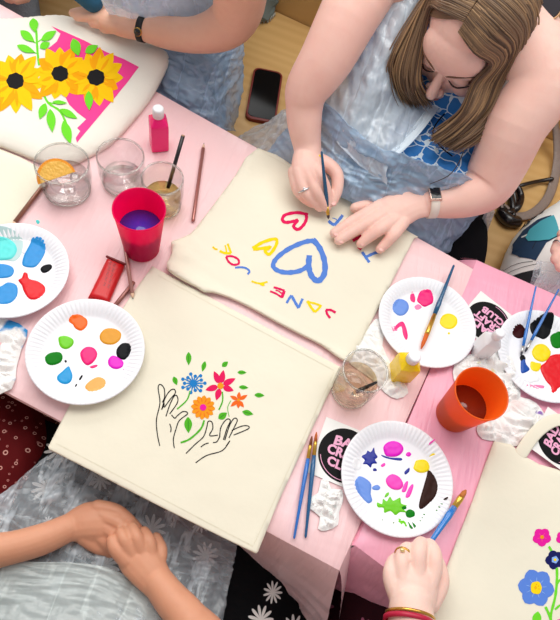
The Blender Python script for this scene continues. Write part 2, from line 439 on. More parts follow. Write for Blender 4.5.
# ------------------------------------------------------------------ tote bags
def canvas(name, c):
    t = NT(name); v = t.coords(); n = t.noise(v, 6, 4); a = lin(c)
    t.base(t.mix(t.ramp(n, .35, .7), a, tuple(x * .965 for x in a[:3]) + (1,))); t.set(Roughness=.9); t.b.inputs['Specular IOR Level'].default_value = .15
    w = t.node('ShaderNodeTexNoise'); w.inputs['Scale'].default_value = 700; t.link(v, w.inputs['Vector'])
    big = t.noise(v, 11, 4, .55)
    t.bump(t.math('MULTIPLY_ADD', w.outputs['Fac'], .03, big), .30, .008); return t.m
M_CANVAS = canvas('cream_canvas', (240, 234, 214)); M_CANVAS2 = canvas('white_canvas', (243, 238, 226))
M_SEAM = mat('canvas_seam', (232, 224, 200), .95, bump=.4, bscale=900)
def inside(pt, poly):
    x, y = pt; c = False; n = len(poly)
    for i in range(n):
        x1, y1 = poly[i]; x2, y2 = poly[i - 1]
        if (y1 > y) != (y2 > y) and x < (x2 - x1) * (y - y1) / (y2 - y1) + x1: c = not c
    return c
def pdist(pt, poly):
    P = np.array(pt); A = np.array(poly); B = np.roll(A, -1, 0); AB = B - A; t = np.clip(((P - A) * AB).sum(1) / (AB ** 2).sum(1), 0, 1)
    return float(np.linalg.norm(P - (A + t[:, None] * AB), axis=1).min())
def tote(outline, z0, th, label, seed, mt, und=.0012, lift=None, edge=.012, fold=None):
    """a flat cloth bag: two layers closed at the rim, gently rippled; returns object and the height of its top"""
    q = [W(x, y, z0 + th) for x, y in outline]; pts = [(float(v.x), float(v.y)) for v in q]
    def low(x, y): return z0 + (lift(x, y) if lift else 0)
    def top(x, y, d=None):
        if d is None: d = pdist((x, y), pts) if inside((x, y), pts) else 0
        rim = math.sqrt(max(0, 1 - (1 - min(d / edge, 1)) ** 2))
        rip = und * (fn(x, y, 9, seed) + .7 * fn(x, y, 22, seed + 2)) * ss(0, .03, d)
        return low(x, y) + .0012 + (th - .0012) * (.35 + .65 * rim) + rip + (fold(x, y, d) if fold else 0)
    vs, fs = sheet(pts, top, .008, bottom=low); mb = MB(); mb.add(vs, fs)
    o = mb.build('tote_bag', mt); tag(o, label, 'bag', 'canvas tote bags being painted')
    # stitched hem just inside the rim
    c = Vector((sum(p[0] for p in pts) / len(pts), sum(p[1] for p in pts) / len(pts), 0))
    return o, top, pts
def seam(parent, top, a, b, z, w=.4):
    n = 26; pts = [(a[0] + (b[0] - a[0]) * k / n, a[1] + (b[1] - a[1]) * k / n) for k in range(n + 1)]
    return paint('hem_seam', [(ribbon(pts, w, 1), 0, 0)], lambda x, y: top(x, y), parent, .0003, z, [M_SEAM])
ZBAG = ZT + .0015
sh_low = cr([(152, 266), (180, 281), (240, 313), (300, 345), (341, 367)], 3) + cr([(340, 370), (321, 410), (300, 455), (278, 503), (258, 552)], 3) + cr([(256, 553.5), (200, 526), (150, 501), (100, 475), (49, 449)], 3) + cr([(48, 447), (73, 398), (100, 344), (128, 300), (151, 268)], 3)
bag_hands, h_low, pts_low = tote([tuple(p) for p in sh_low], ZBAG, .0035, 'cream canvas tote painted with two outlined hands holding bright flowers, in the middle', 1, M_CANVAS, fold=lambda x, y, d: .0009 * ridge(x, y, 7, 3))
up = [(258, 147), (300, 169), (360, 201), (414, 234), (415, 237), (404, 258), (386, 294), (368, 328), (353, 356), (347, 362), (336, 356), (322, 345), (300, 334), (275, 321), (250, 307), (228, 297), (212, 293), (204, 293), (196, 288), (182, 281), (169, 272), (167, 264), (172, 254), (171, 243), (176, 240), (190, 234), (200, 222), (215, 202), (236, 174)]
lift_up = lambda x, y: .0085 * (ss(-.03, .004, (1 if inside((x, y), pts_low) else -1) * pdist((x, y), pts_low)))
def fold_up(x, y, d):
    p = W(180, 262); q = math.hypot(x - p.x, y - p.y)
    return .007 * ss(.09, .0, q) * (.6 + .8 * abs(fn(x, y, 40, 9))) + .0012 * ridge(x, y, 8, 6)
bag_names, h_up, pts_up = tote([tuple(p) for p in cr(up, 2, True)], ZBAG, .006, 'cream canvas tote lettered in bright paint with four hearts, being painted by the long-haired woman', 2, M_CANVAS, lift=lift_up, fold=fold_up)
bag_names['label'] = 'cream canvas tote with painted letters and three hearts, under the long-haired woman\'s hands'
sun = [(-60, 12), (0, 15), (30, 13), (58, 11), (80, 16), (110, 24), (142, 35), (160, 43), (168, 50), (168, 60), (160, 77), (149, 96), (131, 118), (112, 138), (92, 150), (62, 163), (38, 157), (18, 149), (0, 142), (-60, 118)]
bag_sun, h_sun, pts_sun = tote([tuple(p) for p in cr(sun, 2, True)], ZBAG, .016, 'white canvas tote painted with three yellow sunflowers on a pink patch', 3, M_CANVAS2, und=.002, edge=.03)
blank = [(-60, 126), (-20, 140), (0, 148), (20, 156), (40, 167), (43, 186), (30, 203), (14, 222), (-10, 236), (-60, 240)]
bag_blank, h_blank, _ = tote([tuple(p) for p in blank], ZBAG, .005, 'plain corner of a cream tote at the left edge, under the plate of blues', 4, M_CANVAS)
rt = [(495, 441), (512, 444), (524, 455), (540, 464), (565, 471), (700, 530), (650, 760), (560, 740), (405, 672), (430, 620), (442, 583), (458, 540), (474, 500), (486, 465)]
bag_blue, h_blue, _ = tote([tuple(p) for p in cr(rt, 1, True)], ZBAG, .006, 'cream canvas tote with blue, navy and pink flowers at the bottom right', 5, M_CANVAS, fold=lambda x, y, d: .001 * ridge(x, y, 7, 5))
for bg_, hh, a, b in ((bag_hands, h_low, (158, 275), (334, 370)), (bag_hands, h_low, (56, 443), (253, 546)), (bag_hands, h_low, (334, 372), (254, 544)), (bag_names, h_up, (262, 152), (408, 236))):
    seam(bg_, hh, a, b, ZBAG + .006)
# handle of the blue flower bag
m = MB(); q = [(522, 452, .758), (530, 440, .762), (541, 428, .765), (556, 420, .765), (575, 422, .764)]
limb(m, [(W(*p), .010) for p in q], flat=(Vector((0, 0, 1)), .12)); m.build('handle', M_CANVAS, bag_blue)

# ------------------------------------------------------------------ paints
def pm(name, c, rough=.6): return mat('paint_' + name, c, .75, spec=.12)
P_ = dict(blue=pm('blue', (88, 132, 214)), yellow=pm('yellow', (250, 214, 20)), pink=pm('pink', (226, 26, 92)), black=pm('black', (28, 26, 28)), green=pm('green', (82, 178, 40)), lime=pm('lime', (112, 218, 48)), dgreen=pm('dark_green', (36, 128, 40)),
          orange=pm('orange', (238, 150, 30)), rorange=pm('red_orange', (238, 104, 34)), azure=pm('azure', (34, 124, 196)), hot=pm('hot_pink', (250, 70, 150)), mag=pm('magenta', (232, 30, 160)), navy=pm('navy', (24, 28, 92)), sun=pm('sun_yellow', (253, 200, 8)), sun2=pm('sun_orange', (250, 168, 6)), lblue=pm('cornflower', (92, 134, 220)), white=pm('white', (245, 245, 245)), pale=pm('pale_blue', (140, 180, 240)))
Z1 = ZBAG + .006
# upper bag
A = lambda pts: tf(pts, 210, 230, 4); B5 = lambda pts: tf(pts, 240, 200, 5.6); C7 = lambda pts: tf(pts, 320, 180, 6.89)
def stroke_part(name, strokes, mt, h, parent, z=Z1, label=None):
    o = paint(name, [(ribbon(p, w, 4), 0, 0) for p, w in strokes], h, parent, .0004, z, [mt])
    if label: o['label'] = label
    return o
stroke_part('painted_heart', [(A([(397, 108), (392, 142), (360, 165), (310, 172), (268, 162), (252, 140), (272, 108), (320, 74), (380, 50), (412, 46)]), 4.6), (A([(410, 40), (438, 75), (457, 130), (456, 178), (432, 206), (406, 188), (394, 150), (396, 104)]), 5.6)], P_['blue'], h_up, bag_names, label='large blue heart')
stroke_part('painted_heart', [(A([(170, 74), (212, 50), (262, 38), (264, 62), (238, 98), (220, 84), (242, 70), (212, 74), (172, 78)]), 3.2)], P_['yellow'], h_up, bag_names, label='yellow heart')
stroke_part('painted_heart', [(B5([(380, 86), (320, 74), (252, 88), (236, 116), (256, 130), (300, 124), (322, 118), (298, 152), (324, 170), (354, 145), (370, 112), (370, 84)]), 3.2)], P_['pink'], h_up, bag_names, label='pink heart')
for st, c in (([(A([(462, 322), (482, 322), (502, 332)]), 2.4), (A([(464, 322), (468, 338), (480, 354)]), 2.4)], 'pink'), ([(A([(388, 285), (402, 308), (418, 330)]), 2.6), (A([(418, 330), (432, 318), (444, 302)]), 2.4), (A([(394, 290), (420, 296), (440, 304)]), 2)], 'yellow'),
    ([(A([(306, 294), (316, 276), (326, 262)]), 2.4), (A([(326, 264), (340, 290), (354, 314)]), 2.8), (A([(354, 312), (362, 294), (370, 276)]), 2.4)], 'blue'), ([(A([(240, 246), (264, 256), (288, 272)]), 2), (A([(254, 230), (276, 236), (298, 244)]), 2.2), (A([(297, 244), (292, 258), (286, 272)]), 3), (A([(262, 242), (275, 246), (288, 256)]), 1.4)], 'pink'),
    ([(A([(166, 205), (186, 212), (204, 214), (230, 208)]), 1.8), (A([(200, 214), (208, 220), (218, 220)]), 2.2)], 'yellow'), ([(A([(100, 152), (124, 150), (144, 154), (158, 166), (150, 178)]), 2)], 'blue'),
    ([(A([(64, 108), (88, 106), (112, 118), (114, 136), (92, 140), (74, 128), (64, 108)]), 2.2)], 'pink'), ([(A([(10, 70), (20, 78), (30, 80)]), 1.8), (A([(38, 86), (60, 94), (84, 94)]), 2.4), (A([(84, 94), (78, 76), (70, 56)]), 2.2), (A([(60, 62), (64, 76), (66, 92)]), 1.6)], 'yellow'),
    ([(C7([(58, 284), (78, 302), (100, 312)]), 3), (C7([(98, 312), (128, 280), (156, 244)]), 3), (C7([(84, 264), (100, 268), (116, 276)]), .8)], 'blue'), ([(C7([(224, 422), (262, 400), (304, 378)]), 3.2), (C7([(262, 464), (284, 482)]), 3)], 'pink'), ([(C7([(288, 500), (312, 536), (338, 572)]), 2.8), (C7([(312, 536), (358, 514), (404, 498)]), 2.8)], 'blue')):
    stroke_part('painted_letter', st, P_[c], h_up, bag_names)
# lower bag
H = lambda pts: tf(pts, 140, 340, 4.31)
lh = [[(85, 455), (74, 400), (71, 340), (86, 270), (78, 205), (88, 190), (104, 208), (106, 245), (96, 268)], [(94, 300), (108, 250), (130, 217), (148, 212), (152, 228), (130, 255), (105, 290)], [(112, 328), (130, 275), (150, 238), (162, 246), (160, 272), (128, 318)], [(148, 465), (144, 425), (156, 380), (170, 345), (206, 316), (186, 307), (160, 326), (150, 336), (136, 322)], [(128, 360), (134, 378), (132, 396)], [(92, 298), (104, 280), (100, 258)]]
rh = [[(198, 488), (238, 448), (274, 415), (288, 375), (294, 350), (310, 352), (314, 380), (300, 410), (336, 408)], [(240, 528), (288, 496), (355, 475), (388, 432), (372, 455)], [(344, 412), (350, 372), (374, 340), (390, 346), (376, 378), (360, 428)], [(366, 430), (386, 368), (406, 336), (420, 344), (406, 376), (384, 420)], [(396, 388), (438, 370), (466, 369), (466, 382), (404, 408)], [(262, 460), (278, 448), (296, 442)], [(315, 440), (332, 436), (346, 410)]]
stroke_part('painted_hand', [(H(s), 1.05) for s in lh], P_['black'], h_low, bag_hands)
stroke_part('painted_hand', [(H(s), 1.05) for s in rh], P_['black'], h_low, bag_hands)
for s, w in (([(216, 218), (202, 258), (160, 297)], 1.4), ([(355, 222), (356, 262), (340, 300)], 1.4), ([(392, 260), (378, 290), (385, 330)], .7), ([(277, 345), (262, 382), (215, 425), (175, 441)], 1.9)): stroke_part('painted_stem', [(H(s), w)], P_['green'], h_low, bag_hands)
def petals(cx, cy, n, r0, r1, w, a0=0, kind='round', sq=1): return [[(x, cy + (y - cy) * sq) for x, y in petal(cx, cy, a0 + 2 * PI * k / n, r0, r1, w, kind)] for k in range(n)]
def HH(polys): return [H(p) for p in polys]
def flower(polys_mats, h, parent, z, mats): return paint('painted_flower', polys_mats, h, parent, .0004, z, mats)
o = flower([(HH(petals(272, 290, 12, 10, 53, 25, .1)), 0, 0), (HH([petal(272, 290, .36 + 2 * PI * k / 12, 22, 44, 3) for k in range(12)]), 2, 1), (HH([disc(272, 290, 14)]), 1, 2)], h_low, bag_hands, Z1, [P_['orange'], P_['mag'], P_['rorange']])
pk = [(320, 135), (360, 130), (410, 165), (402, 217), (330, 257), (284, 214)]
flower([(HH([petal(347, 197, math.atan2(y - 197, x - 347), 12, math.hypot(x - 347, y - 197) + 2, 27, 'fat') for x, y in pk]), 0, 0), (HH([disc(347, 197, 14)]), 1, 1)], h_low, bag_hands, Z1, [P_['pink'], P_['orange']])
bl = []
for k in range(14):
    a = 2 * PI * k / 14; r = (38 if k % 2 else 50) ; bl.append(petal(230, 185, a, 4, r * (1 if abs(math.cos(a)) > .5 else .85), 6.5, 'fat')); bl.append(disc(230 + r * math.cos(a), 185 + .82 * r * math.sin(a), 8, 7))
flower([(HH(bl + [disc(230, 185, 9)]), 0, 0)], h_low, bag_hands, Z1, [P_['azure']])
flower([(HH([petal(425, 258, math.atan2(y - 258, x - 425), 3, math.hypot(x - 425, y - 258), 17, 'leaf') for x, y in [(428, 222), (464, 236), (448, 290), (424, 294), (390, 286), (388, 240)]]), 0, 0), (HH([disc(425, 258, 6)]), 1, 1)], h_low, bag_hands, Z1, [P_['rorange'], P_['orange']])
for (cx, cy, a, ln, w) in [(210, 78, 90, 58, 24), (275, 112, 105, 48, 20), (367, 102, -40, 34, 22), (152, 175, 70, 40, 22), (440, 138, 2, 40, 18), (447, 203, 6, 42, 18), (515, 237, 3, 44, 20), (465, 313, 14, 50, 24), (357, 325, -35, 46, 30), (208, 365, 88, 70, 34)]:
    a = math.radians(a); paint('painted_leaf', [([H(leafc(cx, cy, a, ln, w))], 0, 0), ([H(leafc(cx, cy, a, ln * .8, 2.2))], 1, 1)], h_low, bag_hands, .0004, Z1, [P_['green'], P_['dgreen']])
# sunflower bag
ZS = ZBAG + .016; S3 = lambda pts: tf(pts, 0, 0, 3.11)
paint('painted_patch', [([S3([(160, 82), (205, 100), (262, 125), (330, 160), (385, 184), (432, 210), (395, 258), (345, 318), (290, 385), (240, 446), (236, 432), (250, 410), (240, 400), (268, 372), (240, 350), (215, 325), (200, 295), (150, 200), (140, 158), (176, 128), (188, 104)])], 0, 0)], h_sun, bag_sun, .0004, ZS, [P_['hot']])
for cx, cy, R, rc, a0 in ((48, 253, 98, 27, .1), (187, 230, 88, 26, .35), (299, 242, 90, 27, 0)):
    it = []; random.seed(int(cx))
    for k in range(13):
        a = a0 + 2 * PI * k / 13; r = R * random.uniform(.85, 1.1); it.append(([S3(petal(cx, cy, a, 10, r, 46, 'fat'))], (k % 3 == 1) * 1, 1 + k % 3))
        it.append(([S3(petal(cx, cy, a + random.uniform(-.08, .08), 25, r * .8, 10, 'leaf'))], (k % 2), 4))
    it.append(([S3(disc(cx, cy, rc, 40, .05, .9))], 2, 5)); paint('painted_sunflower', it, h_sun, bag_sun, .0004, ZS, [P_['sun'], P_['sun2'], P_['black']])
for s, w in (([(113, 95), (116, 150), (122, 205)], 2.2), ([(128, 275), (150, 320), (188, 348), (212, 400)], 2.2), ([(148, 318), (165, 322), (180, 320)], 1.5), ([(118, 130), (135, 118), (150, 112)], 1.2), ([(116, 135), (104, 130), (95, 118)], 1.2), ([(118, 168), (104, 164), (90, 156)], 1.2)): stroke_part('painted_stem', [(S3(s), w)], P_['lime'], h_sun, bag_sun, ZS)
for (cx, cy, a, ln, w) in [(106, 80, 82, 46, 28), (86, 115, 38, 56, 26), (152, 112, -32, 56, 24), (82, 155, 22, 62, 22), (140, 142, -30, 36, 24), (133, 348, 110, 54, 26), (160, 378, 84, 74, 28), (186, 320, 4, 46, 13), (214, 356, 28, 62, 22), (209, 415, 72, 76, 30), (236, 148, 72, 58, 32), (285, 153, -30, 46, 26), (277, 315, 88, 62, 26)]:
    paint('painted_leaf', [([S3(leafc(cx, cy, math.radians(a), ln, w))], 0, 5)], h_sun, bag_sun, .0006, ZS, [P_['lime']])
# blue flower bag
R5 = lambda pts: tf(pts, 500, 510, 5.63)
for s, w in (([(275, 205), (282, 216), (290, 230)], 2.4), ([(322, 325), (320, 400), (308, 490), (282, 590), (284, 650)], 2.6), ([(252, 545), (268, 580), (284, 625)], 2.6), ([(318, 420), (332, 400), (350, 380)], 2), ([(306, 560), (330, 540), (352, 532)], 2.2)): stroke_part('painted_stem', [(R5(s), w)], P_['lime'], h_blue, bag_blue)
RR = lambda ps: [R5(p) for p in ps]
flower([(RR(petals(235, 153, 5, 5, 54, 52, .3)), 0, 0), (RR([petal(235, 153, .3 + 2 * PI * k / 5, 10, 30, 5) for k in range(5)]), 2, 1), (RR([disc(235, 153, 11)]), 1, 2)], h_blue, bag_blue, Z1, [P_['mag'], P_['orange'], P_['hot']])
flower([(RR(petals(310, 280, 5, 5, 56, 54, .55)), 0, 0), (RR([disc(310, 280, 22, 5)]), 1, 1), (RR([disc(310, 280, 8)]), 2, 2)], h_blue, bag_blue, Z1, [P_['navy'], P_['pale'], P_['yellow']])
flower([(RR(petals(202, 438, 6, 10, 104, 92, .15, sq=1.05)), 0, 0), (RR([petal(202, 438, .6 + 2 * PI * k / 9, 32, 62, 4) for k in range(9)]), 2, 1), (RR([disc(202, 438, 32, 24, .05, 1.15)]), 1, 2), (RR([disc(202 + 16 * math.cos(k * 2.4) * (k % 3) / 2, 438 + 18 * math.sin(k * 2.4) * (k % 3) / 2, 3, 6) for k in range(9)]), 3, 3)], h_blue, bag_blue, Z1, [P_['lblue'], P_['yellow'], P_['pale'], P_['orange']])
flower([(RR(petals(352, 158, 5, 5, 40, 40, .2)), 0, 0)], h_blue, bag_blue, Z1, [P_['mag']])
flower([(RR(petals(352, 655, 5, 5, 50, 46, .2)), 0, 0)], h_blue, bag_blue, Z1, [P_['mag']])
paint('painted_leaf', [([R5(leafc(203, 615, math.radians(100), 90, 50))], 0, 0)], h_blue, bag_blue, .0004, Z1, [P_['lime']])
# ------------------------------------------------------------------ paper plates with paint
M_PLATE = mat('paper_plate', (246, 247, 252), .5, spec=.35)
def plate_mesh():
    mb = MB(); seg = 288; prof = [(0, .0020), (.03, .0020), (.056, .0022), (.0600, .0035), (.064, .0068), (.072, .0105), (.079, .0125), (.0815, .0128), (.0825, .0120)]
    vs, fs = [], []
    def rr(r, z, k, low):
        fl = .0009 * ss(.060, .066, r) * (1 - ss(.0785, .0815, r)) * math.cos(2 * PI * k / seg * 72); return z + fl - low
    for low in (0, .0011):
        for r, z in prof[1:]:
            for k in range(seg): q = 2 * PI * k / seg; vs.append((r * math.cos(q), r * math.sin(q), rr(r, z, k, low)))
    n = len(prof) - 1
    for s in (0, 1):
        for i in range(n - 1):
            for k in range(seg):
                a, b = (s * n + i) * seg + k, (s * n + i) * seg + (k + 1) % seg; f = (a, a + seg, b + seg, b) if s else (a, b, b + seg, a + seg); fs.append(f)
    fs.append(tuple(range(seg))); fs.append(tuple(n * seg + k for k in range(seg - 1, -1, -1)))
    for k in range(seg): a, b = (n - 1) * seg + k, (n - 1) * seg + (k + 1) % seg; fs.append((a, b, b + n * seg, a + n * seg))
    mb.add(vs, fs); return mb
plate0 = None
def plate(px, py, z, label, rot, blobs, scale=1.0):
    global plate0
    p = W(px, py, z + .011); p.z = z; t = thing('paper_plate', tuple(p), label, 'plate', 'paper plates used as paint palettes')
    if plate0 is None: d = plate_mesh().build('dish', M_PLATE, t, local=True); fixn(d); plate0 = d
    else: d = plate0.copy(); COL.objects.link(d); d.parent = t; ORG[d.name] = p
    d.location = (0, 0, 0); d.rotation_euler = (0, 0, rot); d.scale = (scale, scale, 1)
    for spec in blobs:
        poly, m, hgt = spec[0], spec[1], spec[2]
        q = [W(x, y, z + .003) for x, y in cr(poly, 3, True)]
        def hh(x, y, dd, hgt=hgt):
            r = math.hypot(x - p.x, y - p.y) / scale; zz = z + .0021 + (0 if r < .0585 else .0012 if r < .06 else (.0105 - .0035) * (r - .06) / .012 + .0015)
            return zz + hgt * math.sqrt(max(0, 1 - (1 - min(1, dd / (.0016 + hgt * 1.2))) ** 2)) + .25 * hgt * fn(x, y, 160, 3) * ss(0, .003, dd)
        vs, fs = sheet([(v.x, v.y) for v in q], hh, .0022); mb = MB(); mb.add(vs, fs); mb.build('paint_blob', m, t)
    return t
def rnd(cx, cy, rx, ry, jag=.1, n=11, seed=0, rot=0):
    random.seed(int(cx * 31 + cy * 17 + seed)); o = []
    for k in range(n):
        a = 2 * PI * k / n; j = 1 + random.uniform(-jag, jag); x, y = rx * j * math.cos(a), ry * j * math.sin(a); o.append((cx + x * math.cos(rot) - y * math.sin(rot), cy + x * math.sin(rot) + y * math.cos(rot)))
    return o
def wet(name, c): return mat('wet_' + name, c, .3 if sum(c) > 160 else .45, spec=.28 if sum(c) > 160 else .12)
Wt = dict(orange=wet('orange', (250, 104, 14)), ochre=wet('ochre', (222, 152, 22)), lime=wet('lime', (110, 206, 26)), pink=wet('pink', (246, 22, 122)), black=wet('black', (14, 16, 22)), green=wet('green', (10, 124, 20)), mag=wet('magenta', (228, 20, 200)), azure=wet('azure', (22, 152, 216)), peach=wet('peach', (248, 172, 84)),
          aqua=wet('aqua', (96, 226, 222)), blue=wet('blue', (40, 146, 218)), red=wet('red', (226, 22, 34)), cobalt=wet('cobalt', (24, 40, 150)), corn=wet('cornflower', (104, 146, 226)), yellow=wet('yellow', (246, 222, 20)), brown=wet('brown', (48, 22, 16)), white=wet('white', (246, 247, 250)), rose=wet('rose', (250, 66, 190)), maroon=wet('maroon', (56, 10, 14)), navyb=wet('navy_blue', (18, 78, 170)), paleaq=wet('thin_aqua', (186, 216, 216)), dry=wet('dry_pink', (240, 130, 180)))
E5 = lambda pts: tf(pts, 30, 300, 4.667)
plate(86, 350, ZBAG + .007, 'paper plate with nine round paint dabs, on the left edge of the flower-and-hands tote', 0, [
    (E5([(180, 98), (196, 74), (232, 70), (264, 88), (266, 118), (240, 142), (212, 132), (198, 112)]), Wt['orange'], .0018), (E5([(134, 172), (166, 166), (200, 182), (200, 208), (172, 228), (144, 220), (134, 198)]), Wt['lime'], .0018),
    (E5([(326, 160), (350, 134), (392, 132), (424, 152), (420, 184), (390, 206), (350, 204), (328, 186)]), Wt['ochre'], .0012), (E5([(68, 268), (92, 246), (136, 242), (152, 262), (142, 290), (104, 304), (76, 294)]), Wt['green'], .0018),
    (E5([(236, 240), (262, 218), (296, 222), (314, 250), (300, 284), (270, 304), (248, 290), (236, 266)]), Wt['pink'], .002), (E5([(408, 222), (432, 200), (462, 204), (474, 232), (460, 262), (440, 278), (412, 270), (402, 246)]), Wt['black'], .002),
    (E5([(364, 280), (384, 258), (414, 268), (436, 288), (430, 312), (400, 322), (370, 308)]), Wt['mag'], .0018), (E5([(128, 352), (150, 332), (178, 308), (188, 322), (198, 352), (190, 380), (168, 392), (140, 386), (126, 370)]), Wt['azure'], .0016),
    (E5([(256, 404), (280, 376), (318, 358), (350, 372), (350, 400), (322, 424), (276, 428)]), Wt['peach'], .0012), (E5([(160, 284), (166, 278), (172, 286), (166, 292)]), Wt['black'], .0006), (E5([(228, 368), (240, 350), (246, 354), (234, 374)]), Wt['black'], .0005), (E5([(208, 402), (215, 390), (221, 393), (213, 406)]), Wt['black'], .0005),
    (E5([(278, 310), (300, 302), (314, 302), (312, 310), (290, 318)]), Wt['pink'], .0006), (E5([(404, 382), (416, 376), (416, 384), (406, 388)]), Wt['pink'], .0004), (E5([(430, 322), (438, 322), (438, 328), (430, 328)]), Wt['mag'], .0004)])
D3 = lambda pts: tf(pts, 0, 170, 3.875)
plate(12, 269, ZBAG + .006, 'paper plate with blue, aqua and red paint, cut by the left edge of the photo', .3, [
    (D3([(-60, 240), (10, 232), (60, 244), (88, 268), (84, 320), (60, 350), (30, 350), (-40, 330)]), Wt['paleaq'], .0004), (D3([(-40, 270), (10, 262), (50, 276), (66, 306), (54, 336), (24, 348), (-40, 340)]), Wt['aqua'], .0022),
    (D3([(92, 286), (110, 268), (124, 270), (104, 316), (84, 320)]), Wt['white'], .001), (D3([(126, 266), (160, 268), (178, 290), (170, 330), (140, 372), (110, 376), (86, 366), (92, 330), (112, 290)]), Wt['blue'], .0014),
    (D3([(-40, 372), (0, 362), (40, 370), (54, 388), (44, 410), (10, 418), (-40, 412)]), Wt['blue'], .0012), (D3([(-40, 446), (0, 450), (30, 434), (64, 446), (66, 486), (40, 514), (0, 518), (-40, 500)]), Wt['blue'], .0014),
    (D3([(156, 382), (170, 368), (194, 364), (202, 376), (188, 392), (166, 398)]), Wt['black'], .0018), (D3([(70, 426), (84, 416), (92, 396), (106, 400), (112, 420), (146, 430), (174, 452), (170, 484), (144, 502), (112, 498), (92, 470), (84, 446)]), Wt['red'], .0018), (D3([(146, 220), (156, 218), (162, 226), (152, 230)]), Wt['aqua'], .0006)])
G7 = lambda pts: tf(pts, 320, 400, 3.7333)
sp = []
for k in range(9): sp.append((G7(rnd(372 + k * 9, 452 - k * 6 - (k % 3) * 6, 6, 4, .3, 7, k)), Wt['green'], .0006))
plate(397.5, 477, ZT, 'crowded paper plate with cornflower, magenta, lime and brown paint near the red bracelet', .1, [
    (G7(rnd(274, 183, 37, 31, .08)), Wt['mag'], .002), (G7([(154, 210), (172, 200), (178, 188), (190, 194), (202, 176), (206, 196), (216, 212), (206, 222), (214, 236), (196, 238), (190, 252), (176, 240), (160, 238), (168, 224)]), Wt['cobalt'], .0012), (G7(rnd(136, 240, 20, 24, .06)), Wt['white'], .0014),
    (G7(rnd(380, 247, 30, 26, .08)), Wt['yellow'], .0018), (G7([(404, 262), (418, 270), (432, 296), (438, 330), (428, 362), (408, 386), (382, 406), (370, 400), (374, 370), (388, 320), (398, 286)]), Wt['brown'], .002),
    (G7([(132, 300), (146, 284), (170, 292), (192, 314), (190, 350), (196, 376), (178, 386), (158, 366), (134, 340), (126, 318)]), Wt['corn'], .0012), (G7([(196, 324), (214, 316), (226, 326), (218, 336), (198, 334)]), Wt['corn'], .0006),
    (G7([(248, 292), (270, 276), (298, 288), (312, 316), (298, 334), (270, 332), (250, 314)]), Wt['rose'], .0016), (G7([(322, 304), (330, 306), (322, 340), (306, 342), (312, 320)]), Wt['rose'], .0008), (G7([(344, 314), (350, 322), (336, 360), (320, 362), (330, 332)]), Wt['rose'], .0008),
    (G7([(214, 382), (232, 388), (236, 368), (250, 378), (262, 360), (274, 376), (300, 364), (304, 386), (326, 394), (308, 404), (328, 420), (300, 418), (282, 430), (264, 414), (240, 422), (238, 402), (216, 400)]), Wt['lime'], .0012), (G7([(246, 350), (258, 344), (256, 356), (242, 364)]), Wt['lime'], .0007), (G7(rnd(338, 424, 18, 16, .06)), Wt['green'], .0014), (G7(rnd(312, 400, 12, 10, .15)), Wt['green'], .001),
    (G7([(292, 442), (312, 450), (326, 470), (310, 474), (294, 458)]), Wt['lime'], .0008), (G7([(318, 460), (340, 456), (356, 468), (340, 484), (324, 476)]), Wt['green'], .0006), (G7([(392, 172), (414, 156), (416, 160), (396, 176)]), Wt['rose'], .0004), (G7([(400, 208), (414, 202), (426, 208), (410, 214)]), Wt['yellow'], .0006),
    (G7(rnd(331, 202, 10, 9, .1)), Wt['mag'], .0008), (G7([(230, 204), (262, 214), (304, 216), (302, 226), (260, 220), (236, 212)]), Wt['cobalt'], .0005), (G7([(228, 242), (242, 234), (244, 244), (232, 250)]), Wt['rose'], .0005), (G7(rnd(206, 260, 7, 6, .2)), Wt['cobalt'], .0008), (G7([(316, 268), (334, 252), (334, 266), (320, 278)]), Wt['cobalt'], .0008), (G7(rnd(461, 372, 8, 4, .1, 7, 0, -.6)), Wt['brown'], .0006), (G7(rnd(232, 449, 5, 4)), Wt['green'], .0005), (G7(rnd(276, 460, 7, 5)), Wt['green'], .0005)] + sp)
I2 = lambda pts: tf(pts, 330, 230, 2.435)
plate(427.5, 321, ZT, 'paper plate with a wide brush across its blue, pink and yellow dabs', .2, [
    (I2(rnd(172, 188, 20, 21, .06)), Wt['corn'], .0016), (I2(rnd(233, 166, 20, 20, .08)), Wt['pink'], .0018), (I2([(196, 156), (202, 150), (208, 164), (206, 176), (196, 170)]), Wt['pink'], .0005), (I2([(206, 186), (216, 180), (224, 188), (212, 194)]), Wt['dry'], .0004),
    (I2(rnd(290, 222, 22, 19, .05)), Wt['yellow'], .0014), (I2(rnd(290, 251, 3, 3)), Wt['yellow'], .0006), (I2([(162, 230), (176, 222), (184, 232), (190, 256), (186, 268), (178, 254), (174, 234), (160, 244), (152, 246)]), Wt['pink'], .0005), (I2(rnd(158, 240, 9, 7, .25)), Wt['dry'], .0003)])
K = lambda pts: tf(pts, 460, 280, 5.6)
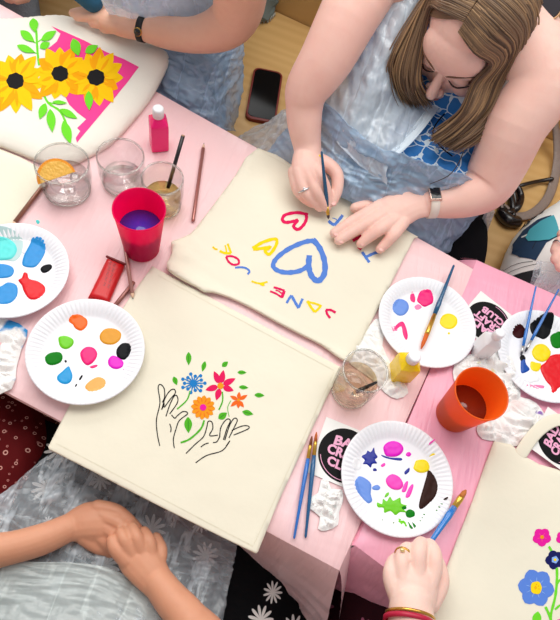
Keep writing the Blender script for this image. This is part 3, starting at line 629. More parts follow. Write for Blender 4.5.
plate(545, 355, ZT, 'messy paper plate with black, red and yellow paint under two thin brushes', .4, [
    (K(rnd(330, 288, 40, 38, .06)), Wt['maroon'], .0016), (K([(392, 250), (420, 222), (462, 200), (500, 206), (512, 250), (506, 300), (474, 330), (440, 320), (404, 300)]), Wt['black'], .0018), (K([(506, 320), (530, 296), (570, 292), (590, 340), (560, 380), (520, 372)]), Wt['green'], .0016),
    (K([(404, 400), (430, 362), (474, 360), (510, 400), (496, 440), (462, 458), (420, 440)]), Wt['yellow'], .0022), (K([(398, 456), (430, 462), (456, 470), (440, 510), (400, 500)]), Wt['yellow'], .0008), (K([(450, 490), (480, 460), (500, 430), (540, 414), (620, 430), (640, 560), (560, 600), (540, 620), (510, 640), (512, 600), (480, 560)]), Wt['red'], .0018),
    (K([(344, 440), (362, 432), (372, 470), (392, 500), (360, 520), (342, 512)]), Wt['navyb'], .0016), (K(rnd(352, 436, 16, 18, .1)), Wt['black'], .0018), (K(rnd(400, 545, 42, 34, .15)), Wt['white'], .0016), (K([(360, 590), (400, 585), (470, 590), (460, 610), (380, 605)]), Wt['dry'], .0005), (K(rnd(545, 530, 10, 8)), Wt['yellow'], .0012)])

# ------------------------------------------------------------------ cups and glasses
def clear(name, tint=(1, 1, 1), edge=(.55, .58, .58), gl=.06, base=.02):
    m = bpy.data.materials.new(name); m.use_nodes = True; t = m.node_tree; t.nodes.clear(); o = t.nodes.new('ShaderNodeOutputMaterial')
    tr = t.nodes.new('ShaderNodeBsdfTransparent'); g = t.nodes.new('ShaderNodeBsdfGlossy'); g.inputs['Roughness'].default_value = .04
    lw = t.nodes.new('ShaderNodeLayerWeight'); lw.inputs[0].default_value = .35; mr = t.nodes.new('ShaderNodeMapRange'); mr.inputs[1].default_value = .62; mr.inputs[2].default_value = 1.0
    t.links.new(lw.outputs['Facing'], mr.inputs[0]); c = t.nodes.new('ShaderNodeMix'); c.data_type = 'RGBA'; c.inputs[6].default_value = (*tint, 1); c.inputs[7].default_value = (*edge, 1)
    t.links.new(mr.outputs[0], c.inputs[0]); t.links.new(c.outputs[2], tr.inputs[0])
    fr = t.nodes.new('ShaderNodeMath'); fr.operation = 'MULTIPLY_ADD'; fr.inputs[1].default_value = .3; fr.inputs[2].default_value = gl; t.links.new(lw.outputs['Fresnel'], fr.inputs[0])
    mx = t.nodes.new('ShaderNodeMixShader'); t.links.new(fr.outputs[0], mx.inputs[0]); t.links.new(tr.outputs[0], mx.inputs[1]); t.links.new(g.outputs[0], mx.inputs[2]); t.links.new(mx.outputs[0], o.inputs[0]); return m
M_GLASS = clear('clear_glass', (.998, .998, .998), (.86, .87, .86), .03); M_RIM = clear('glass_rim', (.86, .86, .84), (.5, .5, .48), .12)
def liquid(name, tint, gl=.08): return clear(name, tint, tuple(v * .8 for v in tint), gl)
def glass(px, py, z, r, hgt, label, lq, lvl, seg=56, taper=.9):
    p = W(px, py, z); t = thing('drinking_glass', tuple(p), label, 'glass', 'clear glass tumblers on the table')
    mb = MB(); rb = r * taper; k = hgt
    out = [(rb * .9, .0002), (rb * .97, .003), (rb, .008), (r * .985 * 1.0, k * .45), (r, k * .8), (r * .985, k - .0012)]
    inn = [(r * .985 - .0008, k - .0002), (r * .985 - .0018, k - .001), (r - .002, k * .8), (r * .985 - .002, k * .45), (rb - .003, .013), (rb * .9, .009)]
    lathe(mb, p, out + inn, seg); g = mb.build('glass_body', M_GLASS, t)
    mb = MB(); lathe(mb, p, [(r * .985 + .0003, k - .0018), (r * .985 + .0002, k + .0006), (r * .985 - .0022, k + .0006), (r * .985 - .0022, k - .0018)], seg, close=True); mb.build('rim', M_RIM, t)
    mb = MB(); lathe(mb, p, [(rb * .93, .0006), (rb * .98, .004), (rb * .9, .0052), (rb * .86, .0012)], seg, close=True); mb.build('base_ring', M_RIM, t)
    if lq:
        mb = MB(); lathe(mb, p, [(rb * .88, .0095), (rb - .0036, .0135), (rb + (r * .985 - rb) * lvl / (k * .45) - .0036, lvl)], seg); mb.build('water', lq, t)
    return t, p
L_WATER = liquid('water_clear', (.985, .985, .982), .05); L_OLIVE = liquid('cloudy_olive_water', (.90, .86, .52)); L_AMBER = liquid('cloudy_amber_water', (.97, .91, .78), .04)
g1, p1 = glass(68, 190, ZT, .0425, .068, 'clear glass tumbler with an orange slice and ice, below the sunflower tote', L_WATER, .03)
g2, p2 = glass(123, 182, ZT, .0385, .066, 'nearly empty clear glass tumbler between the orange-slice glass and the pink bottle', L_WATER, .016)
g3, p3 = glass(163, 206, ZT, .034, .074, 'clear glass of olive water holding the black pencil, behind the pink cup', L_OLIVE, .030)
g4, p4 = glass(350, 391, ZT, .0335, .086, 'clear glass of amber water with a dark brush, beside the seam of the two totes', L_AMBER, .045, taper=.92)
# ice
M_ICE = clear('melting_ice', (.90, .90, .90), (.6, .62, .64), .16)
for k, (dx, dy, s, a) in enumerate([(.012, -.012, .017, .4), (-.011, -.014, .015, 1.1), (.010, .012, .014, .2)]):
    mb = MB(); box(mb, Matrix.Translation(p1 + Vector((dx, dy, .021 + .001 * k))) @ Matrix.Rotation(a, 4, 'Z') @ Matrix.Rotation(.15, 4, 'X'), s, s * .9, s * .8, bev=.003); o = mb.build('ice_cube', M_ICE); tag(o, ['melting ice cube at the lower right of the orange-slice glass', 'melting ice cube at the lower left of the orange-slice glass', 'melting ice cube nearest the middle tumbler, in the orange-slice glass'][k], 'ice', 'ice cubes in the tumbler')
# orange slice
M_RIND = mat('orange_rind', (250, 160, 24), .45, bump=.3, bscale=500); M_PULP = mat('orange_pulp', (250, 196, 84), .3, bump=.3, bscale=160, spec=.6)
def wedge(c, R, label, M, frac=1.0, th=.008):
    t = thing('orange_slice', tuple(c), label, 'fruit slice')
    def half(r, thk, mb, z0):
        n = 22; vs = [M @ Vector((0, 0, z0 - thk / 2)), M @ Vector((0, 0, z0 + thk / 2))]; fs = []
        for k in range(n + 1):
            a = PI * k / n; vs += [M @ Vector((r * math.cos(a), r * math.sin(a), z0 - thk / 2)), M @ Vector((r * math.cos(a), r * math.sin(a), z0 + thk / 2))]
        for k in range(n): i = 2 + 2 * k; fs += [(0, i, i + 2), (1, i + 3, i + 1), (i, i + 1, i + 3, i + 2)]
        fs += [(0, 1, 3, 2), (0, 2 * n + 2, 2 * n + 3, 1)]; mb.add([v + Vector(c) for v in vs], fs)
    mb = MB(); half(R, th, mb, 0); fixn(mb.build('rind', M_RIND, t, smooth=False))
    mb = MB(); half(R * .87, th * 1.06, mb, 0); fixn(mb.build('pulp', M_PULP, t, smooth=False)); return t
wedge(W(57, 178, ZT + .050), .030, 'half slice of orange wedged in the left glass', Matrix.Rotation(.85, 4, 'Z') @ Matrix.Rotation(.65, 4, 'X'))
def plastic(name, c, tr=.25):
    t = NT(name); t.base(lin(c)); t.set(Roughness=.28); n = t.node('ShaderNodeBsdfTranslucent'); n.inputs[0].default_value = lin(c)
    x = t.node('ShaderNodeBsdfTransparent'); x.inputs[0].default_value = lin(c); m1 = t.node('ShaderNodeMixShader'); m1.inputs[0].default_value = .5; m2 = t.node('ShaderNodeMixShader'); m2.inputs[0].default_value = tr
    t.link(t.b.outputs[0], m1.inputs[1]); t.link(n.outputs[0], m1.inputs[2]); t.link(m1.outputs[0], m2.inputs[1]); t.link(x.outputs[0], m2.inputs[2]); t.link(m2.outputs[0], t.o.inputs[0]); return t.m
def cup(px, py, z, r, rb, hgt, label, m, lq, lvl):
    p = W(px, py, z); t = thing('plastic_cup', tuple(p), label, 'cup', 'coloured plastic cups of paint water'); mb = MB()
    lathe(mb, p, [(rb * .96, .0002), (rb, .002), (r - .0006, hgt - .004), (r + .0006, hgt - .003), (r + .0006, hgt - .0004), (r - .0004, hgt), (r - .0016, hgt - .001), (rb - .0014, .006), (rb * .9, .004)], 64); mb.build('cup_body', m, t)
    rr = rb + (r - rb) * lvl / hgt - .0019; mb = MB(); lathe(mb, p, [(rb - .003, .0065), (rr, lvl)], 64); mb.build('paint_water', lq, t); return t
cup(142, 248, ZT, .0385, .028, .107, 'bright pink plastic cup of dark violet water', plastic('pink_cup', (255, 24, 136), .40), mat('violet_water', (64, 48, 180), .06, spec=.5), .060)
cup(453, 415, ZT, .0390, .028, .101, 'bright orange plastic cup of dark water, leaning view beside crumpled tissues', plastic('orange_cup', (255, 132, 40), .12), mat('murky_red_water', (120, 40, 18), .06, spec=.6), .048)['label'] = 'bright orange plastic cup of dark water beside the crumpled tissues'

# ------------------------------------------------------------------ paint bottles
M_CAP = mat('white_cap', (244, 244, 248), .4)
def bottle(px, py, z, s, hgt, c, name, label, rot=.4, square=True):
    p = W(px, py, z); t = thing('paint_bottle', tuple(p), label, 'bottle', 'small square paint bottles'); M = Matrix.Translation(p) @ Matrix.Rotation(rot, 4, 'Z')
    prof = [(.92, .0005), (1, .004), (1, hgt * .62), (.96, hgt * .68), (.5, hgt * .79), (.42, hgt * .82)]; vs, fs = [], []
    for f, zz in prof:
        for k in range(32):
            a = 2 * PI * k / 32; sq = max(abs(math.cos(a)), abs(math.sin(a))); rr = s * f * ((1 / sq) ** (.85 if f > .6 else .2)); vs.append(M @ Vector((rr * math.cos(a), rr * math.sin(a), zz)))
    for i in range(len(prof) - 1):
        for k in range(32): a, b = i * 32 + k, i * 32 + (k + 1) % 32; fs.append((a, b, b + 32, a + 32))
    fs += [tuple(range(31, -1, -1)), tuple((len(prof) - 1) * 32 + k for k in range(32))]
    mb = MB(); mb.add(vs, fs); o = mb.build('bottle_body', mat('bottle_' + name, c, .25, spec=.5), t); 
    e = o.modifiers.new('e', 'EDGE_SPLIT'); e.split_angle = math.radians(35)
    mb = MB(); seg = 48; vs, fs = [], []; pr = [(.60, hgt * .80), (.60, hgt * .965), (.56, hgt * .99), (.46, hgt)]
    for f, zz in pr:
        for k in range(seg): a = 2 * PI * k / seg; rr = s * f * (1 + (.03 * (k % 2) if f == .60 else 0)); vs.append(M @ Vector((rr * math.cos(a), rr * math.sin(a), zz)))
    for i in range(3):
        for k in range(seg): a, b = i * seg + k, i * seg + (k + 1) % seg; fs.append((a, b, b + seg, a + seg))
    fs += [tuple(range(seg - 1, -1, -1)), tuple(3 * seg + k for k in range(seg))]; mb.add(vs, fs); mb.build('cap', M_CAP, t); return t
bottle(159, 146, ZT, .0155, .092, (255, 20, 124), 'pink', 'square bright pink paint bottle with a white cap, near the sunflower tote', .55)
bottle(399, 374, ZT, .0160, .074, (252, 214, 20), 'yellow', 'square yellow paint bottle with a white cap, beside the amber glass', .3)
bottle(478, 353, ZT, .0130, .080, (240, 242, 246), 'white', 'white paint bottle standing between the tissues and the round logo card', .2)

# ------------------------------------------------------------------ brushes and pencils
M_FERR = mat('gold_ferrule', (222, 176, 78), .28, .9); M_SILV = mat('silver_ferrule', (214, 214, 212), .3, .8)
def rod(mb, a, b, fr, seg=12, mi=0):
    """tube from a to b through [(fraction, radius)]"""
    limb(mb, [(a + (b - a) * f, r) for f, r in fr], seg=seg, sub=1, cap=False, mi=mi)
def brush(tip, end, label, hc, r=.0027, ft=.10, ff=.24, bc=(120, 60, 30), wide=1.0, ferr=None, group='paint brushes'):
    """tip and end are (px, py, z)"""
    a, b = W(*tip), W(*end); t = thing('paintbrush', tuple(b if a.z > b.z else a), label, 'brush', group)
    m = MB(); rod(m, a, b, [(0, r * .25), (ft * .35, r * .75 * wide), (ft, r * .9 * wide)]); m.build('bristles', mat('bristles_%d_%d_%d' % bc, bc, .7), t)
    m = MB(); rod(m, a, b, [(ft * .96, r * .98 * wide), (ft + .02, r * wide), (ff, r * 1.02)]); m.build('ferrule', ferr or M_FERR, t)
    m = MB(); rod(m, a, b, [(ff - .005, r * 1.04), (ff + .12, r * 1.25), (.6, r), (.985, r * .62), (1, r * .3)]); m.build('handle', mat('handle_%d_%d_%d' % hc, hc, .25, coat=.5), t); return t
zb = ZT + .0032
brush((312, 436, zb + .004), (294, 539, zb), 'blue-handled brush with a darker tip, the left one of the pair beside the stained tissue', (38, 112, 200), .0026, group='pair of brushes by the round logo card')
brush((316.5, 432, zb + .006), (305.5, 538, zb), 'teal-blue brush with a gold ferrule, the one of the pair nearer the stained tissue', (20, 90, 140), .0028, bc=(190, 96, 40), group='pair of brushes by the round logo card')
brush((421, 349, ZT + .0075), (454, 265, ZT + .0195), 'wide teal-handled brush with amber bristles lying across the plate', (16, 86, 128), .0034, .17, .40, (214, 100, 28), 1.25)
brush((521, 356, ZT + .0055), (536, 286, ZT + .026), 'thin light blue brush standing nearer the plate rim, left of its twin', (30, 118, 206), .0022, .06, .14, (60, 60, 70), ferr=M_SILV)
brush((525, 352, ZT + .0062), (559, 289, ZT + .032), 'thin light blue brush crossing the black paint on the right plate', (34, 112, 196), .0022, .06, .18, (60, 60, 70), ferr=M_SILV)
brush((466, 490, ZBAG + .016), (424, 552, ZBAG + .030), 'wide blue brush held by the hand with the red bracelet', (26, 120, 204), .0042, .13, .30, (196, 116, 50), 1.15)
brush((328.5, 219, ZBAG + .0165), (321.5, 151, .862), 'teal brush in the painting hand of the long-haired woman', (14, 80, 118), .0030, .07, .2, (70, 50, 60))
brush((352, 394, ZT + .014), (377, 382, ZT + .060), 'black-handled brush resting in the glass of amber water', (34, 30, 30), .0030, .1, .2, (90, 70, 40), group='brushes in glasses')
def pencil(a, b, label, c, r=.0034, tipc=(226, 190, 160), metal=.0):
    a, b = W(*a), W(*b); t = thing('pencil', tuple(b if a.z > b.z else a), label, 'pencil')
    m = MB(); rod(m, a, b, [(.0, .0004), (.018, .0009)], 8); m.build('lead', mat('lead', (60, 50, 50), .5), t)
    m = MB(); rod(m, a, b, [(.016, .0009), (.075, r * .95)], 8); m.build('sharpened_wood', mat('pencil_wood', tipc, .7), t)
    m = MB(); rod(m, a, b, [(.073, r), (.99, r), (1, r * .85)], 6); m.build('barrel', mat('pencil_%d_%d_%d' % c, c, .3, metal, coat=.3), t); return t
ZP = ZT + .0042
pencil((204, 143, ZP), (193, 221, ZP), 'rose gold pencil lying alone on the pink cloth', (176, 112, 104), metal=.45)
pencil((133, 299, ZP + .004), (123, 234, ZP), 'rose gold pencil pointing down beside the red packet', (190, 134, 126), metal=.45)
pencil((98, 327, ZP), (134, 282, ZP), 'brown pencil half under the nine-dab paint plate', (150, 92, 84), metal=.3)
pencil((12, 226, ZP), (47, 180, ZP), 'brown pencil along the edge of the plain tote at the left', (150, 100, 80), metal=.3)
a, b = W(168, 188, ZT + .020), W(183, 136, ZT + .088); t = thing('pencil', tuple(a), 'black pencil standing in the glass of olive water', 'pencil')
m = MB(); rod(m, a, b, [(0, .0034), (1, .0034)], 6); m.build('barrel', mat('pencil_black', (22, 20, 24), .35), t)
m = MB(); rod(m, b, b + (b - a).normalized() * .0016, [(0, .0032), (1, .0028)], 8); m.build('end_cap', mat('pencil_end', (190, 150, 120), .6), t)

# ------------------------------------------------------------------ red packet
q = [W(107, 256, ZT + .01), W(124.5, 263.5, ZT + .01), W(108, 302, ZT + .01), W(87.5, 296, ZT + .01)]; c = sum(q, Vector((0, 0, 0))) / 4; c.z = ZT + .0005
t = thing('packet', tuple(c), 'red packet with small grey print, between the pink cup and a paint plate', 'packet'); m = MB()
vs, fs = sheet([(v.x, v.y) for v in q], lambda x, y, d: ZT + .0035 + .0065 * math.sqrt(max(0, 1 - (1 - min(1, d / .008)) ** 2)) + .0005 * fn(x, y, 60), .004, bottom=lambda x, y: ZT + .0006); m.add(vs, fs)
M_RED = mat('red_packet', (206, 14, 22), .35, spec=.5); m.build('wrapper', M_RED, t)
it = []; random.seed(4)
for row, (x0, y0, x1, y1) in enumerate([(111, 261, 103, 290), (115, 263, 107, 292)]):
    pts = []; n = 22
    for k in range(n + 1): f = k / n; pts.append((x0 + (x1 - x0) * f + (1.2 if k % 2 else -1.2), y0 + (y1 - y0) * f + random.uniform(-.4, .4)))
    for i in range(0, n - 2, 4): it.append((ribbon(pts[i:i + 4], .45, 2), 0, 0))
paint('small_print', it, lambda x, y: ZT + .0100 + .0005 * fn(x, y, 60), t, .0003, ZT + .01, [mat('packet_print', (150, 70, 74), .5)])
m = MB(); limb(m, [(q[0] + Vector((0, 0, -.002)), .0022), (q[1] + Vector((0, 0, -.002)), .0022)], seg=8); m.build('crimped_edge', mat('dark_crimp', (120, 8, 14), .5), t)

# ------------------------------------------------------------------ tissues
def paper(name, spots=()):
    t = NT(name); v = t.coords(); col = lin((246, 245, 243)); col_s = None
    for i, (c, sc, lo, hi) in enumerate(spots):
        mp = t.node('ShaderNodeMapping'); mp.inputs['Location'].default_value = (3.1 * i + .7, 1.7 * i, 0); t.link(v, mp.inputs[0])
        n = t.noise(mp.outputs[0], sc, 2, .4); col = t.mix(t.ramp(n, lo, hi), col if not isinstance(col, tuple) else col, lin(c))
    t.base(col); t.set(Roughness=.95); t.b.inputs['Specular IOR Level'].default_value = .1; t.bump(t.noise(v, 160, 4), .25, .002)
    return t.m
def tissue(outline, z0, hgt, label, mt, seed, sc=38, base=.002):
    q = [W(x, y, z0 + hgt * .4) for x, y in cr(outline, 2, True)]
    def h(x, y, d):
        u, v = x + .012 * fn(x, y, 30, seed), y + .012 * fn(x, y, 30, seed + 9)
        a = noise.voronoi(Vector((u * sc * 1.1, v * sc * 1.6, seed)))[0]; b = noise.voronoi(Vector((u * sc * 2.6 + 5, v * sc * 1.9, seed + 3)))[0]
        return z0 + base + hgt * (.10 + .85 * min(1, (a[1] - a[0]) * 1.25) * (.55 + .9 * abs(fn(x, y, 25, seed + 2))) + .34 * min(1, b[1] - b[0])) * ss(-.003, .013, d)
    vs, fs = sheet([(v.x, v.y) for v in q], lambda x, y, d: max(z0 + .0012, h(x, y, d)), .0019, bottom=lambda x, y: z0 + .0004); m = MB(); m.add(vs, fs)
    o = m.build('tissue', mt, smooth=False); return tag(o, label, 'tissue', 'crumpled tissues')
M_T0 = paper('tissue_white'); M_T1 = paper('tissue_grey_stains', [((206, 222, 216), 55, .62, .7)]); M_T2 = paper('tissue_paint_stains', [((248, 232, 90), 38, .64, .72), ((246, 216, 206), 22, .6, .75)]); M_T3 = paper('tissue_violet_stains', [((150, 120, 190), 60, .68, .74), ((240, 226, 224), 20, .55, .7)]); M_T4 = paper('tissue_blue_stains', [((60, 150, 214), 34, .56, .64), ((246, 150, 150), 30, .62, .68)])
tissue([(322, 479), (329, 478), (332, 488), (343, 489), (344, 500), (340, 512), (339, 524), (327, 530), (319, 528), (321, 516), (311, 508), (309, 498), (319, 492)], ZT, .020, 'crumpled white tissue with pale stains beside the pair of blue brushes', M_T1, 1, 48)
tissue([(376, 318), (386, 322), (383, 345), (394, 366), (404, 380), (409, 392), (398, 398), (386, 392), (372, 378), (352, 364), (346, 352), (360, 338)], ZT, .014, 'white tissue behind the amber glass, against the lettered tote', M_T0, 2, 36)
tissue([(461, 356), (478, 351), (484, 343), (500, 346), (512, 352), (518, 366), (521, 382), (523, 396), (512, 402), (492, 400), (470, 396), (459, 384), (455, 370)], ZT, .026, 'large crumpled tissue with yellow stains behind the orange cup', M_T2, 3, 34)
tissue([(505, 402), (522, 396), (538, 402), (546, 414), (550, 428), (541, 441), (524, 444), (508, 446), (496, 440), (484, 438), (478, 428), (484, 416)], ZT, .018, 'crumpled tissue with a violet stain between the orange cup and the right-hand tote', M_T3, 5, 34)
o = tissue([(-20, 316), (6, 318), (27, 329), (21, 348), (16, 366), (11, 388), (-20, 390)], ZT, .014, 'tissue with blue and coral stains at the left edge of the table', M_T4, 6, 40)

# ------------------------------------------------------------------ round-logo cards
M_CARD = mat('card_white', (244, 243, 240), .5); M_DISC = mat('card_black', (14, 14, 16), .6, spec=.15); M_LET = mat('card_pink', (240, 170, 204), .5)
def card(px, py, size, ang, z, label, tilt=0.0):
    p = W(px, py, z); t = thing('logo_card', tuple(p), label, 'card', 'round-logo cards'); M = Matrix.Translation(p) @ Matrix.Rotation(ang, 4, 'Z') @ Matrix.Rotation(tilt, 4, 'X')
    m = MB(); box(m, M @ Matrix.Translation((0, 0, .0004)), size, size, .0006); m.build('card_stock', M_CARD, t, smooth=False)
    m = MB(); R = size * .455; vs = [M @ Vector((R * math.cos(2 * PI * k / 64), R * math.sin(2 * PI * k / 64), .0009)) for k in range(64)]; m.add(vs, [tuple(range(64))]); m.build('black_disc', M_DISC, t, smooth=False)
    for body, y, s, sx, bold in (('BAD', .34, .50, 1.15, .022), ('CRAFT', -.16, .50, .92, .022), ('CLUB', -.66, .46, 1.0, .022)):
        cu = bpy.data.curves.new('tmp', 'FONT'); cu.body = body; cu.align_x = 'CENTER'; cu.size = s; cu.offset = bold; cu.resolution_u = 3; cu.space_character = 1.02
        o = bpy.data.objects.new('tmp', cu); COL.objects.link(o); dg = bpy.context.evaluated_depsgraph_get(); dg.update(); me = bpy.data.meshes.new_from_object(o.evaluated_get(dg), depsgraph=dg)
        bpy.data.objects.remove(o); mb = MB(); vs = []
        for v in me.vertices: x, yy = v.co.x * sx * 1.15, v.co.y * 1.12 + y; yy += -.16 * x * x * (1 if y > 0 else -.6 if y < -.5 else 0); vs.append(M @ Vector((x * R * .84, yy * R * .86, .0012)))
        mb.add(vs, [tuple(f.vertices) for f in me.polygons]); mb.build('lettering', M_LET, t, smooth=False)
    m = MB(); pts = []; n = 40; vs = []; fs = []
    for k in range(n + 1):
        a = math.radians(200 + 80 * k / n); vs += [M @ Vector((R * .90 * math.cos(a), R * .90 * math.sin(a), .0012)), M @ Vector((R * .925 * math.cos(a), R * .925 * math.sin(a), .0012))]
    fs = [(2 * k, 2 * k + 1, 2 * k + 3, 2 * k + 2) for k in range(n)]; m.add(vs, fs); m.build('thin_ring', M_LET, t, smooth=False); return t
def ang_of(px, py, dx, dy): a, b = W(px, py), W(px + dx, py + dy); v = b - a; return math.atan2(v.y, v.x)
card(345, 455.5, .088, ang_of(345, 455, 46, 19), ZT + .0004, 'square card with a black round pink-lettered logo, under the edge of the lower plate')
card(488, 322, .084, ang_of(488, 322, -40, -32), ZT + .0006, 'square card with an upside-down pink-lettered logo, between two plates')
card(560, 442, .080, ang_of(556, 440, 22, -44), ZT + .0075, 'bent card with a pink-lettered logo at the right edge above the blue-flower tote', .0)

# ------------------------------------------------------------------ phone on the bench
q = [W(255, 67.5, ZB + .009), W(284.5, 73, ZB + .009), W(274, 123.5, ZB + .009), W(244, 117, ZB + .009)]; c = sum(q, Vector((0, 0, 0))) / 4
ux = ((q[1] - q[0]) + (q[2] - q[3])).normalized(); uy = Vector((-ux.y, ux.x, 0)); wx = ((q[1] - q[0]).length + (q[2] - q[3]).length) / 2; wy = ((q[3] - q[0]).length + (q[2] - q[1]).length) / 2
c.z = ZB + .0003; t = thing('phone', tuple(c), 'black-screened phone in a dark red case lying on the oak bench', 'phone')
def slab(m, w, l, z0, z1, r):
    pr = []
    for cx, cy, a0 in ((w / 2 - r, l / 2 - r, 0), (-w / 2 + r, l / 2 - r, 90), (-w / 2 + r, -l / 2 + r, 180), (w / 2 - r, -l / 2 + r, 270)):
        for k in range(7): a = math.radians(a0 + 15 * k); pr.append((cx + r * math.cos(a), cy + r * math.sin(a)))
    n = len(pr); e = .0012; vs = []
    for s, zz in ((1, z0), (1, z1 - e), (1 - e / w * 2, z1)): vs += [c + ux * x * s + uy * y * s + Vector((0, 0, zz)) for x, y in pr]
    fs = [tuple(range(n - 1, -1, -1)), tuple(2 * n + k for k in range(n))]
    for i in (0, 1): fs += [(i * n + k, i * n + (k + 1) % n, (i + 1) * n + (k + 1) % n, (i + 1) * n + k) for k in range(n)]
    m.add(vs, fs)
m = MB(); slab(m, wx, wy, 0, .011, .016); m.build('case', mat('dark_red_case', (124, 34, 30), .45), t, smooth=False)
m = MB(); slab(m, wx * .9, wy * .95, .0105, .0118, .013); m.build('screen', mat('phone_glass', (10, 11, 14), .12, spec=.12), t, smooth=False)
# ------------------------------------------------------------------ people
SK1 = skin('skin_fair', (248, 204, 190), (226, 140, 124)); SK2 = skin('skin_warm', (240, 190, 164), (210, 130, 104)); SK3 = skin('skin_tan', (222, 160, 128), (186, 106, 76)); SK4 = skin('skin_pale', (246, 212, 198), (226, 150, 134))
M_NAIL = mat('fingernail', (246, 190, 180), .3, spec=.5); M_DARKHAIR = mat('dark_hair', (44, 30, 24), .5)
M_LASH = mat('eyelash', (58, 40, 36), .7); M_BROW = mat('eyebrow', (124, 88, 68), .8); M_LIP = mat('lips', (204, 116, 112), .45)
GOLD = mat('gold', (214, 164, 74), .2, .9); SILVER = mat('silver', (206, 206, 208), .2, .95)
def film(name, c, alpha, bump=.5, crease=1.0, rot=0.6):
    """thin crinkled translucent plastic"""
    t = NT(name); t.base(lin(c)); t.set(Roughness=.17); t.b.inputs['Specular IOR Level'].default_value = 1.0; t.b.inputs['Coat Weight'].default_value = .5; t.b.inputs['Coat Roughness'].default_value = .08
    a = t.noise(t.coords((11, 2.6, 4), (0, 0, rot)), 1.7, 4, .55); b = t.noise(t.coords((3, 12, 5), (0, 0, rot * .5)), 1.5, 3, .5)
    r = t.math('ADD', t.math('ABSOLUTE', t.math('SUBTRACT', a, .5)), t.math('MULTIPLY', t.math('ABSOLUTE', t.math('SUBTRACT', b, .5)), .8)); t.bump(r, bump, .02)
    x = t.node('ShaderNodeBsdfTransparent'); tl = t.node('ShaderNodeBsdfTranslucent'); tl.inputs[0].default_value = lin(c); m0 = t.node('ShaderNodeMixShader'); m0.inputs[0].default_value = .25
    m1 = t.node('ShaderNodeMixShader'); t.link(t.b.outputs[0], m0.inputs[1]); t.link(tl.outputs[0], m0.inputs[2])
    cr1 = t.math('SUBTRACT', 1.0, t.ramp(t.math('ABSOLUTE', t.math('SUBTRACT', a, .5)), .0, .035)); cr2 = t.math('SUBTRACT', 1.0, t.ramp(t.math('ABSOLUTE', t.math('SUBTRACT', b, .5)), .0, .025))
    al = t.math('MULTIPLY_ADD', t.math('MAXIMUM', cr1, t.math('MULTIPLY', cr2, .3)), .30 * crease, alpha); t.link(t.math('MINIMUM', al, 1.0), m1.inputs[0]); t.link(x.outputs[0], m1.inputs[1]); t.link(m0.outputs[0], m1.inputs[2]); t.link(m1.outputs[0], t.o.inputs[0]); return t.m
def frame(F, up=Vector((0, 0, 1))):
    F = F.normalized(); X = F.cross(up).normalized(); U = X.cross(F); return Matrix(((X.x, F.x, U.x), (X.y, F.y, U.y), (X.z, F.z, U.z)))
def head(mb, C, R, s=1.0):
    g = lambda x, y, z: C + R @ Vector((x * s, y * s, z * s)); v = lambda a, b, c: (a * s, b * s, c * s)
    ball(mb, g(0, -.012, .032), v(.074, .094, .086), R); ball(mb, g(0, .030, -.035), v(.057, .060, .080), R); ball(mb, g(0, .052, .030), v(.058, .042, .048), R)
    ball(mb, g(0, .066, -.092), .021 * s); limb(mb, [(g(0, .084, .010), .007 * s), (g(0, .097, -.012), .009 * s), (g(0, .109, -.032), .0115 * s)], seg=12)
    for k in (-1, 1):
        ball(mb, g(k * .011, .099, -.037), .0078 * s); ball(mb, g(k * .036, .056, -.034), .030 * s); ball(mb, g(k * .031, .074, -.001), v(.018, .012, .013), R); ball(mb, g(k * .077, -.008, -.012), v(.009, .019, .030), R)
        limb(mb, [(g(k * .012, .088, .018), .007 * s), (g(k * .045, .072, .016), .006 * s)], seg=10)
    limb(mb, [(g(-.022, .083, -.067), .004 * s), (g(0, .094, -.064), .0075 * s), (g(.022, .083, -.067), .004 * s)], seg=10); limb(mb, [(g(-.018, .082, -.074), .004 * s), (g(0, .091, -.076), .008 * s), (g(.018, .082, -.074), .004 * s)], seg=10)
    return g
def face_parts(body, g, s=1.0):
    for k in (-1, 1):
        m = MB(); limb(m, [(g(k * .014, .0835, -.009), .0006), (g(k * .024, .0868, -.0125), .0013), (g(k * .034, .0862, -.0125), .0014), (g(k * .044, .0805, -.009), .0014), (g(k * .052, .0745, -.006), .0008)], seg=8); m.build('eyelashes', M_LASH, body)
        m = MB(); limb(m, [(g(k * .012, .0935, .020), .0016), (g(k * .026, .0900, .027), .0022), (g(k * .042, .080, .0265), .0018), (g(k * .052, .070, .020), .0008)], seg=8, flat=((g(0, 1, 0) - g(0, 0, 0)).normalized(), .5)); m.build('eyebrow', M_BROW, body)
    m = MB(); limb(m, [(g(-.020, .0850, -.070), .002), (g(0, .0985, -.0700), .0055), (g(.020, .0850, -.070), .002)], seg=10); m.build('lips', M_LIP, body)
def hand(mb, palm, fingers, flat=None):
    """palm: list of px-limb points, flattened; fingers: px-limb chains rooted in it"""
    for p, nrm, r in palm:
        q = [(W(a, b, c), 0) for a, b, c, _ in p]; q = [(w, RP(w, x[3])) for (w, _), x in zip(q, p)]; limb(mb, q, flat=(nrm.normalized(), r) if nrm else None, seg=16)
    for f in fingers: limbp(mb, f, seg=12, sub=5)
def band(name, c, axis, rx, ry, wid, th, mt, parent, up=Vector((0, 0, 1))):
    """a strap or ring round a limb"""
    a = axis.normalized(); x = a.cross(up).normalized(); y = x.cross(a); M = Matrix(((x.x * rx, y.x * ry, a.x), (x.y * rx, y.y * ry, a.y), (x.z * rx, y.z * ry, a.z)))
    k = th / ((rx + ry) / 2); mb = MB(); lathe(mb, c, [(1, -wid / 2), (1 + k, -wid / 2 * .9), (1 + k, wid / 2 * .9), (1, wid / 2)], 40, close=True, M=M); return fixn(mb.build(name, mt, parent))
